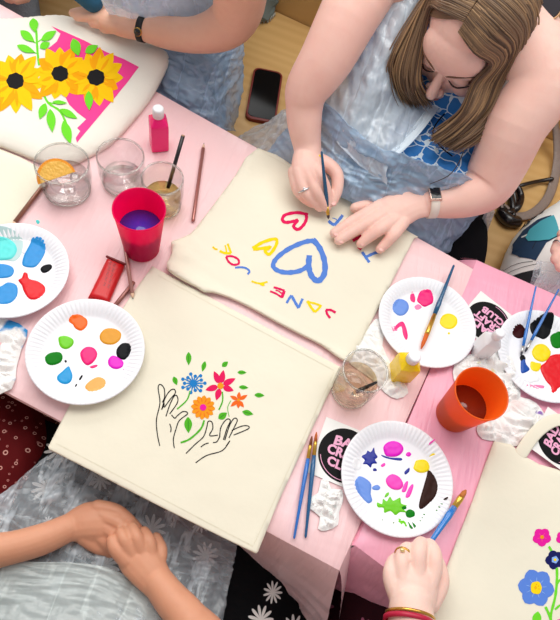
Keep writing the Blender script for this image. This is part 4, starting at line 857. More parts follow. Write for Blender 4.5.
def nail(body, px, py, z, dirp, r=.0045, up=Vector((0, -.35, .9))):
    p = W(px, py, z); R = frame(dirp, up.normalized()); m = MB(); ball(m, p, (r, r * 1.25, r * .32), R, 12, 8); m.build('fingernail', M_NAIL, body)
def torso(mb, pel, chest, neck, r=(.15, .13, .15, .06), yaw=None):
    side = yaw; limb(mb, [(pel, r[0]), ((pel + chest) / 2, r[1]), (chest, r[2]), (chest.lerp(neck, .6), r[2] * .75), (neck, r[3])], seg=28, flat=(side.cross(Vector((0, 0, 1))).normalized(), .68), sub=6)
V = Vector
# ---- fabrics
def fabric(name, bgc, layers, rough=.8):
    """layers: (colour, scale, petals, R, keep, inner, sharp)"""
    t = NT(name); v = t.coords(); col = lin(bgc)
    for i, (c, sc, pt, R, keep, inner, sharp) in enumerate(layers):
        mp = t.node('ShaderNodeMapping'); mp.inputs['Location'].default_value = (.37 * i + .11, .21 * i, 0); t.link(v, mp.inputs[0])
        m, r = t.cells(mp.outputs[0], sc, pt, R, keep, .75, inner, sharp); col = t.mix(m, col, lin(c))
    t.base(col); t.set(Roughness=rough); t.b.inputs['Specular IOR Level'].default_value = .15; return t.m
M_DAISY = fabric('black_daisy_cloth', (6, 6, 9), [((236, 232, 228), 17, 11, .40, .75, 0, .18), ((206, 110, 120), 17, 0, .07, 0, 0, 1), ((226, 222, 220), 30, 9, .26, .2, 0, .2)])
M_MAROON = fabric('maroon_print', (92, 12, 16), [((214, 160, 150), 60, 0, .20, .8, .55, 1), ((196, 130, 124), 95, 0, .16, .35, .5, 1)])
M_BURG = fabric('burgundy_print', (40, 6, 16), [((150, 84, 108), 24, 7, .34, .6, .35, .3)])
def webby(name, c1, c2):
    t = NT(name); v = t.coords(); w = t.node('ShaderNodeTexVoronoi', feature='DISTANCE_TO_EDGE'); w.inputs['Scale'].default_value = 42; w.inputs['Randomness'].default_value = 1
    nz = t.node('ShaderNodeTexNoise'); nz.inputs['Scale'].default_value = 18; t.link(v, nz.inputs['Vector']); ad = t.node('ShaderNodeVectorMath', operation='MULTIPLY_ADD'); t.link(nz.outputs['Color'], ad.inputs[0]); ad.inputs[1].default_value = (.05, .05, .05); t.link(v, ad.inputs[2]); t.link(ad.outputs[0], w.inputs['Vector'])
    t.base(t.mix(t.math('LESS_THAN', w.outputs['Distance'], .045), lin(c1), lin(c2))); t.set(Roughness=.7); return t.m
M_BLUETOP = webby('blue_white_print', (40, 124, 200), (222, 238, 250))
M_FILM = film('pale_blue_apron_film', (214, 232, 250), .56, .8); M_FILM2 = film('clear_apron_film', (232, 242, 250), .24, .9, 1.2); M_FILM3 = film('white_apron_film', (240, 245, 248), .42, .5)
M_FILM4 = film('grey_apron_film', (188, 216, 242), .55, .9, .9)
M_BLACK = mat('black_cloth', (14, 14, 18), .85, spec=.1); M_GREY = mat('grey_cloth', (108, 112, 118), .9, bump=.4, bscale=200); M_TEAL = mat('teal_shirt', (34, 92, 124), .85, bump=.3, bscale=50)

# ================= the long-haired woman
bw = MB(); up = V((0, 0, 1))
pel, chest, neck = V((.12, 1.15, .68)), V((.150, 1.03, .85)), V((.155, .955, .935))
HC = W(470, 33, .985); F = V((-HC.x, -HC.y, 0)).normalized(); F = (Matrix.Rotation(math.radians(-9), 3, 'Z') @ F); F = (F * math.cos(math.radians(29)) - up * math.sin(math.radians(29))); RH = frame(F)
g = head(bw, HC, RH, .95)
limb(bw, [(g(0, -.015, -.06), .050), (neck + V((0, -.01, .0)), .054), (chest + V((0, 0, .05)), .09)], seg=18)
side = V((.94, -.30, 0)); torso(bw, pel, chest, neck, (.15, .125, .145, .07), side)
limbp(bw, [(400, -30, 1.01, 38), (374, -26, 1.0, 35), (352, 10, .98, 31), (327, 58, .93, 27), (308, 88, .89, 22.5), (304.5, 105, .865, 19), (304.5, 125, .84, 17), (307, 145, .815, 14.2), (309, 160, .803, 13)], seg=56)
limbp(bw, [(515, 30, 1.0, 38), (539, 80, .97, 36), (516, 125, .92, 31), (499, 163, .86, 28), (486, 186, .825, 25), (468, 197, .812, 20.5), (450, 202, .802, 16.5), (432, 203, .797, 14.5)], seg=56)
zh = ZBAG + .012
hand(bw, [([(308, 152, .807, 14), (307, 166, .808, 16), (308, 178, .804, 15)], V((.2, -.5, .8)), .6)],
    [[(314, 166, .812, 7), (321, 178, .813, 6.2), (326, 190, .800, 5.8), (329, 203, .785, 4.6)], [(307, 172, .812, 7), (315, 189, .806, 6.2), (321, 199, .793, 5.6), (327, 208, .780, 4.4)], [(299, 172, .808, 7), (304, 190, .800, 6), (312, 200, .788, 5.4), (320, 208, .776, 4.4)],
     [(294, 172, .800, 6.5), (297, 189, .792, 5.6), (304, 198, .782, 5), (312, 204, .773, 4.2)], [(313, 158, .803, 8), (328, 165, .806, 7.6), (337, 175, .804, 6.8), (337, 190, .794, 6), (333, 202, .784, 4.8)]])
hand(bw, [([(432, 203, .797, 14.5), (412, 203, .797, 18), (394, 212, .790, 19), (384, 217, .787, 16)], V((.1, -.15, .98)), .5)],
    [[(382, 206, .788, 8), (366, 214, .789, 6.8), (350, 223, .781, 6.2), (334, 233, .773, 4.8)], [(386, 212, .790, 8), (370, 222, .791, 6.8), (354, 231, .782, 6), (339, 240.5, .773, 4.9)], [(394, 220, .790, 8), (380, 229, .793, 6.8), (369, 237, .783, 6), (361, 243.5, .774, 5)],
     [(402, 222, .788, 8), (394, 234, .789, 6.4), (386, 243, .779, 5.6), (380, 249, .773, 4.8)], [(404, 196, .786, 8), (385, 200, .780, 7.4), (368, 205, .776, 6.6), (355, 208, .774, 5.4)]])
woman = remesh(bw, 'person', SK1, .0017, smooth=6, loc=(.13, 1.0, .56))
tag(woman, 'person with long brown hair and a blue top under an apron, painting letters', 'person')
face_parts(woman, g, .95)
for px, py, z, d in ((333.5, 203, .7895, (0, 1)), (336.5, 234, .7775, (-1, .5)), (341.5, 241, .7775, (-1, .6)), (363, 243.5, .7790, (-1, .7)), (381.5, 249, .7785, (-.6, .8))):
    nail(woman, px, py, z, W(px + 5 * d[0], py + 5 * d[1], z) - W(px, py, z), .0046)
# blue top
m = MB(); torso(m, pel, chest + V((0, -.006, .0)), chest.lerp(neck, .55), (.162, .136, .158, .10), side); limb(m, [(chest + side * .06 + V((0, -.08, .02)), .055), (chest - side * .06 + V((0, -.08, .02)), .055)], seg=16)
o = remesh(m, 'top', M_BLUETOP, .006, woman, 6)
o = cloth('top_neckline', [[(402, 92, .85), (432, 96, .855), (462, 100, .86), (505, 108, .86)], [(392, 122, .845), (425, 132, .85), (455, 140, .85), (495, 148, .85)], [(384, 150, .835), (415, 160, .835), (445, 170, .835), (478, 182, .83)]], M_BLUETOP, woman, nu=40, nv=40, amp=.003, seed=3)
# trousers
m = MB(); limbp(m, [(455, 150, .66, 48), (450, 205, .65, 36), (452, 250, .64, 34), (440, 300, .62, 30)], seg=20); limbp(m, [(400, 130, .66, 48), (370, 190, .65, 36), (350, 250, .62, 32)], seg=20); remesh(m, 'trousers', M_BLACK, .008, woman, 6)
# apron: bib, skirt, shoulder strap, neck fold, loose hem on the bench
ap = cloth('apron', [[(400, -40, 1.02), (420, 0, 1.00), (436, 40, .90), (450, 84, .865)], [(368, -5, .97), (392, 45, .955), (408, 85, .885), (427, 116, .862)], [(352, 48, .915), (366, 88, .905), (382, 122, .872), (397, 151, .855)], [(328, 92, .865), (346, 122, .86), (366, 148, .85), (388, 168, .845)], [(318, 112, .83), (338, 142, .83), (362, 166, .825), (388, 184, .82)]], film('bib_film', (232, 244, 255), .58, .8, .8), woman, nu=70, nv=70, amp=.006, scale=(5, 7), seed=8, kind='ridge')
cloth('apron_skirt', [[(318, 90, .862), (345, 118, .867), (382, 146, .872), (420, 158, .870), (460, 172, .86), (492, 190, .82)], [(300, 118, .81), (334, 146, .815), (372, 170, .825), (408, 180, .825), (446, 194, .81), (478, 212, .76)], [(284, 134, .765), (310, 162, .775), (346, 188, .785), (388, 206, .785), (428, 222, .76), (452, 244, .70)], [(262, 160, .715), (295, 180, .72), (335, 206, .725), (380, 230, .725), (418, 250, .70), (428, 270, .66)]], M_FILM4, woman, nu=90, nv=80, amp=.011, scale=(8, 6), seed=5, kind='ridge')
cloth('apron_hem', [[(300, 100, .75), (284, 114, .70), (264, 126, .66), (238, 138, .62)], [(300, 122, .74), (280, 132, .70), (262, 140, .66), (240, 146, .62)], [(306, 150, .72), (280, 152, .69), (258, 158, .66), (240, 166, .62)]], M_FILM3, woman, nu=40, nv=50, amp=.009, scale=(5, 9), seed=9, kind='ridge')
cloth('apron_strap', [[(548, 18, 1.02), (556, 24, 1.025)], [(534, 40, 1.01), (543, 46, 1.018)], [(516, 66, .99), (526, 73, .998)], [(498, 92, .95), (508, 98, .96)]], M_FILM3, woman, nu=30, nv=12, amp=.0015, scale=(6, 3))
cloth('apron_neck_fold', [[(446, 82, .872), (452, 88, .872)], [(424, 112, .868), (432, 118, .868)], [(406, 136, .862), (413, 141, .862)], [(391, 150, .858), (397, 156, .858)]], mat('apron_fold', (220, 234, 246), .4), woman, nu=30, nv=12, amp=.001, scale=(6, 3))
cloth('apron_tie', [[(488, 205, .76), (494, 212, .76)], [(480, 224, .68), (488, 230, .68)], [(474, 240, .62), (483, 246, .62)], [(474, 250, .60), (482, 256, .60)]], M_FILM3, woman, nu=24, nv=12, amp=.002, scale=(4, 3))
# necklace cord
m = MB(); limb(m, [(W(446, 112, .865), .0012), (W(436, 124, .866), .0012), (W(433, 134, .862), .0012), (W(440, 146, .86), .0012), (W(452, 156, .855), .0012)], seg=8); m.build('necklace_cord', M_BLACK, woman)
m = MB(); limb(m, [(W(464, 150, .90), .0008), (W(458, 164, .885), .0008), (W(448, 176, .87), .0008), (W(430, 184, .86), .0006)], seg=8); m.build('hair_strand', M_DARKHAIR, woman)
# rings and wrist paint
rp = W(304.5, 190, .800); ra = W(308, 197, .793) - W(301, 182, .806); rr = RP(rp, 6.1); rg = band('ring', rp, ra, rr * 1.03, rr * 1.03, .0032, .0012, SILVER, woman)
m = MB(); ball(m, rp + V((-.001, -.004, .0085)), .0022, None, 10, 8); m.build('ring_stone', mat('ring_stone', (236, 238, 242), .1, spec=.9), rg)
m = MB()
for i in range(9): ball(m, W(301 + i * 2.3, 154.5 + (i % 3) * 1.2 - abs(i - 4) * .3, .8205 + .0022 * (1 - abs(i - 4) / 4)), (.0030, .0022, .0012), None, 10, 6)
m.build('yellow_paint_smear', P_['yellow'], woman)
# hair
HAIR = [mat('hair_%d' % i, c, .42, spec=.4) for i, c in enumerate([(106, 82, 62), (128, 101, 77), (142, 112, 82), (84, 63, 47), (162, 128, 92)])]
m = MB()
# skull cap: everything of the skull except the face
for i in range(1):
    vs, fs = [], []; nu, nv = 48, 28
    for a in range(nv + 1):
        th = PI * .76 * a / nv
        for b in range(nu):
            q = 2 * PI * b / nu; lim = .40 + .36 * (1 - max(0, math.cos(q))) ; t2 = th * (1 if lim > .76 else 1)
            front = max(0, math.cos(q - PI / 2)); tmax = PI * (.76 - .565 * front ** .8); tt = tmax * a / nv
            n = V((math.sin(tt) * math.cos(q) * .078, math.sin(tt) * math.sin(q) * .098, math.cos(tt) * .089)); vs.append(g(0, -.014, .032) + RH @ (n * .95))
    for a in range(nv):
        for b in range(nu): i0, i1 = a * nu + b, a * nu + (b + 1) % nu; fs.append((i0, i0 + nu, i1 + nu, i1))
    m.add(vs, fs, 1)
def SKL(x, y, z, k=1.0):
    """point on the scalp in the direction x, y, z of the head's own axes"""
    d = V((x, y, z)).normalized(); r = 1 / math.sqrt((d.x / .079) ** 2 + (d.y / .099) ** 2 + (d.z / .090) ** 2); return g(0, -.014, .032) + RH @ (d * r * k * .955)
def locks(A, B, n, rad, seed, jit=.004, end=.25, mis=(0, 1, 1, 2, 3, 4)):
    """A, B: bounding paths of world points; locks fan out between them"""
    random.seed(seed)
    for k in range(n):
        t = (k + random.random()) / n; L = len(A); j = V((random.gauss(0, jit), random.gauss(0, jit), random.gauss(0, jit * .6))); q = []
        for i in range(L):
            f = i / (L - 1)
            if isinstance(A[i], tuple): a_, b_ = A[i], B[i]; w = SKL(*[a_[z] + (b_[z] - a_[z]) * t for z in range(4)])
            else: w = A[i].lerp(B[i], t)
            w = w + j * (f ** 1.2) + V((0, 0, random.uniform(0, .0022)))
            q.append((w, rad * (.6 + .75 * math.sin(PI * min(1, f * .9 + .1))) * (1 if i < L - 1 else end)))
        if random.random() < .5: q[-1] = (q[-1][0].lerp(q[-2][0], random.uniform(0, .35)), q[-1][1])
        limb(m, q, seg=6, sub=4, mi=random.choice(mis))
def side_paths(s, F4, O4):
    A = [(s * .03, .62, .78, 1.02), (s * .45, .60, .66, 1.04), (s * .84, .56, .30, 1.02)] + [W(*p) for p in F4]
    B = [(s * .03, -.25, .95, 1.02), (s * .50, -.30, .80, 1.05), (s * .88, -.30, .35, 1.10)] + [W(*p) for p in O4]
    if F4[0][0] > 450: A[0], A[1], A[2] = (s * -.01, .72, .64, 1.02), (s * .34, .78, .46, 1.04), (s * .66, .68, .14, 1.06)
    return A, B
AF, AO = side_paths(1, [(419, 60, .955), (418, 86, .92), (431, 104, .88)], [(393, 52, .95), (393, 84, .90), (404, 107, .865)])
BF, BO = side_paths(-1, [(474, 84, .965), (462, 112, .93), (446, 127, .90), (430, 138, .88)], [(526, 74, .97), (512, 102, .935), (484, 132, .90), (455, 150, .87)])
sgn = (W(400, 60, .98) - HC).dot(RH.col[0])
if sgn < 0:
    AF, AO = side_paths(-1, [(419, 60, .955), (418, 86, .92), (431, 104, .88)], [(393, 52, .95), (393, 84, .90), (404, 107, .865)])
    BF, BO = side_paths(1, [(474, 84, .965), (462, 112, .93), (446, 127, .90), (430, 138, .88)], [(526, 74, .97), (512, 102, .935), (484, 132, .90), (455, 150, .87)])
locks(AF, AO, 330, .0018, 1); locks(BF, BO, 420, .0018, 2); locks(AF, AO, 150, .0009, 7, .008); locks(BF, BO, 170, .0009, 8, .008)
sg = -1 if sgn < 0 else 1
for s_, pts in ((sg, [(392, 10, .93), (396, -30, .90)]), (-sg, [(552, 48, .93), (566, 70, .90)])):
    A = [(s_ * .03, -.25, .95, 1.02), (s_ * .50, -.40, .75, 1.05), (s_ * .85, -.40, .25, 1.08)] + [W(*p) for p in pts]
    Bq = [(0, -.5, .85, 1.02), (s_ * .2, -.85, .5, 1.05), (s_ * .3, -.95, .0, 1.08), SKL(s_ * .3, -.95, -.5, 1.15), SKL(s_ * .3, -.8, -1.0, 1.3)]
    locks(A, Bq, 200, .0021, 3 + s_, .004)
    locks([(s_ * .03, -.1, .97, 1.02), (s_ * .4, -.3, .85, 1.05), (s_ * .7, -.6, .3, 1.09), SKL(s_ * .6, -.8, -.3, 1.15), SKL(s_ * .5, -.7, -.9, 1.3)], Bq, 140, .0020, 13 + s_, .004)
m.build('hair', HAIR, woman)
# sunglasses pushed up on the hair
t = thing('sunglasses', tuple(W(545, 10, 1.05)), 'dark round sunglasses pushed up on the brown hair at the top right', 'sunglasses')
def lens(px, py, z, R0):
    c = W(px, py, z); nrm = (V((0, 0, ZT + CAM_H)) - c).normalized() + V((.15, .1, .3)); R = frame(nrm.normalized(), V((.3, .9, .1)))
    m = MB(); ball(m, c, (R0, .0035, R0 * .92), R, 32, 12); m.build('lens', mat('smoked_lens', (50, 44, 50), .08, spec=.9), t)
    m = MB(); vs = []; n = 40
    pts = [(c + R @ V((R0 * 1.03 * math.cos(2 * PI * k / n), .001, R0 * .95 * math.sin(2 * PI * k / n))), .0016) for k in range(n + 1)]; limb(m, pts, seg=8, sub=1); m.build('lens_frame', mat('sunglass_frame', (196, 150, 110), .3, .5), t); return c
c1 = lens(545, 3, 1.06, .027); c2 = lens(590, 32, 1.03, .027)
m = MB(); limb(m, [(c1 + (c2 - c1) * .38, .0016), ((c1 + c2) / 2 + V((0, 0, .004)), .0018), (c1 + (c2 - c1) * .62, .0016)], seg=8); m.build('bridge', mat('sunglass_frame', (196, 150, 110), .3, .5), t)
# smart watch
def watch(px, py, z, ax, rx, ry, strapm, lab, sw, sl, square, parent, face_dz, facem=None, caseM=SILVER, wid=.016):
    c = W(px, py, z); o = band('watch_strap', c, ax, rx, ry, wid, .0022, strapm, parent); a = ax.normalized(); x = a.cross(V((0, 0, 1))).normalized(); n = x.cross(a)
    d = (n * face_dz[1] + x * face_dz[0]); d.normalize(); s2 = a.cross(d); cc = c + V(x * face_dz[0] * rx * 1.0) + n * face_dz[1] * ry
    M = Matrix(((s2.x, a.x, d.x, cc.x), (s2.y, a.y, d.y, cc.y), (s2.z, a.z, d.z, cc.z), (0, 0, 0, 1)))
    m = MB()
    if square: box(m, M, sl, sw, .007, bev=.002)
    else: lathe(m, cc, [(sw * .48, -.003), (sw * .5, .0025), (sw * .46, .0035)], 32, M=M.to_3x3())
    k = m.build('watch_case', caseM, o)
    m = MB()
    if square: box(m, M @ Matrix.Translation((0, 0, .0036)), sl * .84, sw * .82, .0008, bev=.0003)
    else: lathe(m, cc, [(sw * .42, .0034), (sw * .42, .0039)], 32, M=M.to_3x3())
    m.build('watch_face', facem or mat('watch_glass', (16, 12, 18), .15, spec=.6), o)
ax = W(424, 203, .797) - W(440, 202.5, .80); rr = RP(W(431, 203, .797), 14.8); watch(431, 202.5, .7975, ax, rr, rr * .96, mat('pale_strap', (240, 226, 214), .5), '', .021, .026, True, woman, (-.05, 1.0), caseM=mat('rose_case', (224, 190, 176), .25, .8))

# ================= person with the black watch, top left
b = MB(); limbp(b, [(232, -60, 1.05, 34), (240, -22, .96, 29), (237, 12, .885, 25), (222, 28, .85, 22), (196, 35, .825, 17.5), (168, 33, .808, 15.5), (145, 29, .802, 12)], seg=48)
hand(b, [([(146, 29, .802, 12), (126, 25, .800, 13), (108, 20, .796, 11)], V((.3, -.4, .85)), .62)], [[(112, 18, .798, 7), (95, 13, .795, 5.6), (82, 12, .788, 5), (73, 13, .782, 4.2)], [(112, 22, .796, 7), (97, 18, .793, 5.8), (85, 17, .786, 5), (77, 17, .780, 4.2)], [(114, 25, .792, 6.5), (102, 24, .788, 5.5), (93, 23, .782, 4.8)], [(118, 28, .788, 6), (110, 29, .784, 5), (104, 29, .780, 4.4)], [(124, 17, .794, 6.5), (110, 10, .790, 5.6), (100, 8, .785, 5)]])
pel2, ch2, nk2 = V((-.47, 1.28, .68)), V((-.47, 1.27, .93)), V((-.47, 1.24, 1.08)); s2 = V((.98, -.18, 0)); torso(b, pel2, ch2, nk2, (.14, .12, .14, .055), s2)
HC2 = V((-.46, 1.20, 1.20)); RH2 = frame(V((.1, -.9, -.35))); g2_ = head(b, HC2, RH2, .98); limb(b, [(nk2, .055), (HC2 + RH2 @ V((0, -.02, -.05)), .05)], seg=14)
limb(b, [(ch2 - s2 * .13 + V((0, 0, .07)), .05), (V((-.66, 1.15, .86)), .042), (V((-.66, 1.10, .80)), .038)], seg=16); limb(b, [(ch2 + s2 * .10 + V((0, 0, .08)), .05), (W(228, -50, 1.04), .055)], seg=16)
pa = remesh(b, 'person', SK2, .0019, smooth=2, loc=(-.47, 1.25, .56)); tag(pa, 'person with a black wristwatch and teal shirt resting a hand on the sunflower tote', 'person'); face_parts(pa, g2_, .98)
m = MB(); ball(m, g2_(0, -.026, .046), (.086, .098, .092), RH2); ball(m, g2_(0, -.09, -.05), (.07, .04, .10), RH2); remesh(m, 'hair', M_DARKHAIR, .006, pa, 3)
m = MB(); torso(m, pel2, ch2, ch2.lerp(nk2, .5), (.152, .134, .152, .09), s2); limb(m, [(ch2 - s2 * .12 + V((0, 0, .07)), .066), (V((-.65, 1.17, .88)), .058)], seg=16); limb(m, [(ch2 + s2 * .10 + V((0, 0, .08)), .066), (W(236, -62, 1.05), .062)], seg=16); limbp(m, [(60, -30, .86, 14), (84, -8, .83, 13), (93, 2, .815, 11)], seg=14); remesh(m, 'shirt', M_TEAL, .006, pa, 6)
ax = W(138, 27, .80) - W(150, 30, .803); rr = RP(W(143, 28, .801), 12.4); watch(143.5, 28.5, .8015, ax, rr, rr * .95, mat('black_strap', (26, 26, 30), .6), '', .016, .02, False, pa, (-.9, .35), caseM=GOLD, wid=.013)
cloth('apron', [[(90, -50, 1.0), (150, -50, 1.02), (216, -50, 1.0)], [(96, -22, .93), (150, -20, .95), (214, -18, .93)], [(100, 0, .87), (150, 4, .87), (214, 6, .86)], [(110, 22, .79), (155, 38, .775), (222, 44, .77)]], M_FILM, pa, nu=60, nv=60, amp=.008, scale=(5, 8), seed=14, kind='ridge')
cloth('apron_skirt', [[(128, 20, .765), (170, 30, .775), (212, 40, .775), (244, 14, .76)], [(140, 50, .745), (180, 62, .755), (212, 66, .75), (241, 50, .72)], [(150, 84, .715), (190, 96, .725), (218, 96, .71), (240, 84, .67)], [(168, 112, .69), (200, 124, .68), (222, 130, .66), (232, 130, .60)]], M_FILM4, pa, nu=80, nv=80, amp=.010, scale=(6, 7), seed=15, kind='ridge')
m = MB(); limbp(m, [(150, -10, .66, 44), (165, 40, .67, 36), (170, 90, .655, 32), (170, 140, .62, 30)], seg=20); limbp(m, [(205, -20, .66, 38), (203, 40, .66, 30), (200, 85, .645, 27), (200, 130, .62, 28)], seg=20); remesh(m, 'trousers', mat('blue_grey_trousers', (92, 108, 124), .85), .008, pa, 6)

# ================= person at the top-left corner: grey lap and fingertips
b = MB(); ch3 = V((-.95, 1.36, .93)); torso(b, V((-.95, 1.38, .68)), ch3, V((-.95, 1.33, 1.08)), (.14, .12, .14, .055), V((.98, -.18, 0))); HC3 = V((-.94, 1.30, 1.2)); RH3 = frame(V((.2, -.9, -.3))); g3_ = head(b, HC3, RH3, .98); limb(b, [(V((-.95, 1.33, 1.08)), .055), (HC3 + RH3 @ V((0, -.02, -.05)), .05)], seg=14)
limb(b, [(ch3 + V((.13, -.02, .07)), .05), (V((-.80, 1.28, .86)), .042), (W(5, -25, .76), .032), (W(12, -14, .745), .024)], seg=16)
for dx in (0, 5, 10): limbp(b, [(8 + dx, -16, .745, 7), (14 + dx, -6, .745, 5.5), (17 + dx, 1 - dx * .2, .735, 4)], seg=10)
pb = remesh(b, 'person', SK2, .0036, smooth=4, loc=(-.95, 1.36, .56)); tag(pb, 'person in grey trousers whose lap and fingertips show at the top left corner', 'person')
m = MB(); ball(m, g3_(0, -.026, .046), (.086, .098, .092), RH3); remesh(m, 'hair', M_DARKHAIR, .006, pb, 3)
m = MB(); torso(m, V((-.95, 1.38, .68)), ch3, ch3 + V((0, 0, .07)), (.152, .134, .152, .09), V((.98, -.18, 0))); limb(m, [(ch3 + V((.12, -.02, .07)), .062), (V((-.82, 1.29, .88)), .052)], seg=14); remesh(m, 'shirt', M_GREY, .007, pb, 6)
m = MB(); limbp(m, [(-30, -60, .66, 40), (0, -25, .67, 34), (16, 0, .66, 22), (22, 30, .63, 20)], seg=20); limbp(m, [(-60, -40, .66, 36), (-20, 10, .66, 30), (-10, 60, .62, 26)], seg=20); remesh(m, 'trousers', M_GREY, .007, pb, 6)

# ================= person in the black daisy dress, bottom
b = MB(); z0 = .690
limb(b, [(V((-.41, -.13, .94)), .046), (V((-.43, -.06, .80)), .040), (W(-50, 556, .715), .034), (W(0, 550, .708), RP(W(0, 550, .708), 17)), (W(40, 540, .705), RP(W(40, 540, .7), 15.5)), (W(68, 528, .703), RP(W(68, 528, .7), 13.8))], seg=20)
limb(b, [(V((-.02, -.15, .96)), .046), (V((.06, -.13, .82)), .040), (W(208, 660, .712), .036), (W(188, 620, .708), RP(W(188, 620, .7), 20)), (W(170, 598, .706), RP(W(170, 598, .7), 17)), (W(158, 582, .704), RP(W(158, 582, .7), 15.5))], seg=48)
hand(b, [([(68, 528, .703, 14), (86, 522, .704, 19), (100, 521, .703, 20)], V((.1, .1, .98)), .62)], [[(98, 508, .708, 8.5), (115, 511, .710, 7.6), (128, 520, .706, 6.8), (137, 529, .698, 6)], [(102, 516, .709, 8.5), (120, 524, .711, 7.6), (129, 536, .702, 6.6), (124, 541, .690, 6)], [(102, 526, .707, 8.5), (117, 536, .706, 7.4), (121, 545, .696, 6.6), (114, 549, .688, 6)], [(98, 535, .703, 8), (108, 545, .700, 7), (110, 552, .690, 6.2)], [(84, 536, .700, 9), (96, 545, .696, 8), (106, 549, .693, 7), (113, 551, .690, 6)]])
hand(b, [([(160, 586, .704, 15.5), (148, 570, .706, 19), (138, 558, .706, 20)], V((-.1, .1, .98)), .6)], [[(126, 560, .712, 8.5), (115, 549, .720, 7), (112, 541, .720, 6.2)], [(131, 552, .713, 8.5), (124, 540, .722, 7.2), (121, 533, .720, 6.2)], [(140, 549, .713, 8.4), (136, 537, .721, 7), (132, 528, .716, 6.2)], [(150, 553, .709, 8), (149, 541, .714, 6.6), (144, 532, .708, 5.8)], [(158, 564, .702, 7.8), (161, 550, .702, 6.6), (156, 538, .698, 5.8)]])
ch4 = V((-.215, -.17, .92)); nk4 = V((-.215, -.15, 1.06)); torso(b, V((-.2, -.2, .66)), ch4, nk4, (.14, .12, .14, .055), V((1, 0, 0))); HC4 = V((-.235, -.16, 1.17)); RH4 = frame(V((.12, .85, -.5))); g4_ = head(b, HC4, RH4, .96); limb(b, [(nk4, .055), (HC4 + RH4 @ V((0, -.02, -.05)), .05)], seg=14)
for s_, e in ((-1, V((-.41, -.13, .95))), (1, V((-.02, -.15, .97)))): limb(b, [(ch4 + V((s_ * .1, 0, .08)), .05), (e, .047)], seg=14)
pc = remesh(b, 'person', SK3, .0018, smooth=2, loc=(-.2, -.15, .5)); tag(pc, 'person in a black daisy-print dress and clear apron, hands clasped in the lap', 'person'); face_parts(pc, g4_, .96)
m = MB(); ball(m, g4_(0, -.028, .046), (.086, .098, .092), RH4); ball(m, g4_(0, -.09, -.05), (.07, .04, .10), RH4); remesh(m, 'hair', M_DARKHAIR, .006, pc, 3)
m = MB(); torso(m, V((-.2, -.2, .66)), ch4, ch4.lerp(nk4, .4), (.156, .136, .154, .10), V((1, 0, 0))); remesh(m, 'dress_bodice', M_DAISY, .006, pc, 6)
Dr = lambda dz: [[(30, 415, .64 + dz), (95, 440, .645 + dz), (160, 480, .65 + dz), (235, 515, .64 + dz), (310, 545, .60 + dz), (350, 570, .55 + dz)], [(-5, 480, .655 + dz), (60, 495, .665 + dz), (130, 530, .665 + dz), (220, 560, .64 + dz), (295, 585, .59 + dz), (350, 605, .52 + dz)], [(-40, 540, .66 + dz), (20, 560, .672 + dz), (100, 585, .674 + dz), (195, 610, .65 + dz), (290, 640, .58 + dz), (350, 660, .5 + dz)], [(-70, 620, .68 + dz), (0, 640, .69 + dz), (80, 660, .70 + dz), (180, 690, .67 + dz), (290, 710, .6 + dz), (350, 730, .5 + dz)]]
cloth('dress_skirt', Dr(0), M_DAISY, pc, nu=70, nv=80, amp=.005, scale=(6, 8), seed=21)
cloth('apron', [[(72, 440, .655), (110, 452, .66), (160, 480, .663), (200, 498, .66), (240, 518, .650)], [(20, 480, .675), (60, 495, .683), (120, 525, .683), (180, 545, .67), (234, 556, .650)], [(-40, 535, .68), (20, 555, .688), (100, 580, .689), (170, 592, .68), (226, 594, .655)], [(-70, 620, .70), (0, 640, .70), (80, 660, .71), (160, 680, .70), (214, 660, .66)]], M_FILM2, pc, nu=110, nv=110, amp=.009, scale=(9, 7), seed=22, kind='ridge')
cloth('apron_fold', [[(-40, 560, .694), (30, 562, .698), (100, 566, .698), (150, 590, .692), (182, 620, .684)], [(-50, 590, .697), (20, 595, .702), (90, 600, .702), (140, 620, .696), (176, 650, .688)], [(-70, 640, .71), (0, 650, .712), (80, 660, .716), (140, 680, .71), (176, 690, .70)]], film('mint_apron_film', (240, 250, 248), .36, .6, .5), pc, nu=60, nv=70, amp=.004, scale=(5, 6), seed=23, kind='ridge')

# ================= person in maroon, bottom left
b = MB(); ch5 = V((-.76, -.02, .92)); torso(b, V((-.74, -.05, .66)), ch5, ch5 + V((0, 0, .15)), (.14, .12, .14, .055), V((.98, -.1, 0))); HC5 = ch5 + V((0, .03, .27)); RH5 = frame(V((.2, .9, -.3))); g5_ = head(b, HC5, RH5, .96); limb(b, [(ch5 + V((0, 0, .14)), .055), (HC5 + RH5 @ V((0, -.02, -.05)), .05)], seg=14)
for s_ in (-1, 1):
    limb(b, [(ch5 + V((s_ * .15, 0, .07)), .046), (ch5 + V((s_ * .19, .08, -.12)), .04), (ch5 + V((s_ * .10, .16, -.22)), .03), (ch5 + V((s_ * .03, .2, -.225)), .026)], seg=14)
pd = remesh(b, 'person', SK2, .004, smooth=4, loc=(-.6, 0, .5)); tag(pd, 'person in a maroon dress with small ring print, seated at the lower left', 'person')
m = MB(); ball(m, g5_(0, -.028, .046), (.086, .098, .092), RH5); remesh(m, 'hair', M_DARKHAIR, .006, pd, 3)
m = MB(); torso(m, V((-.74, -.05, .66)), ch5, ch5 + V((0, 0, .06)), (.156, .136, .154, .10), V((.98, -.1, 0))); remesh(m, 'dress_bodice', M_MAROON, .006, pd, 6)
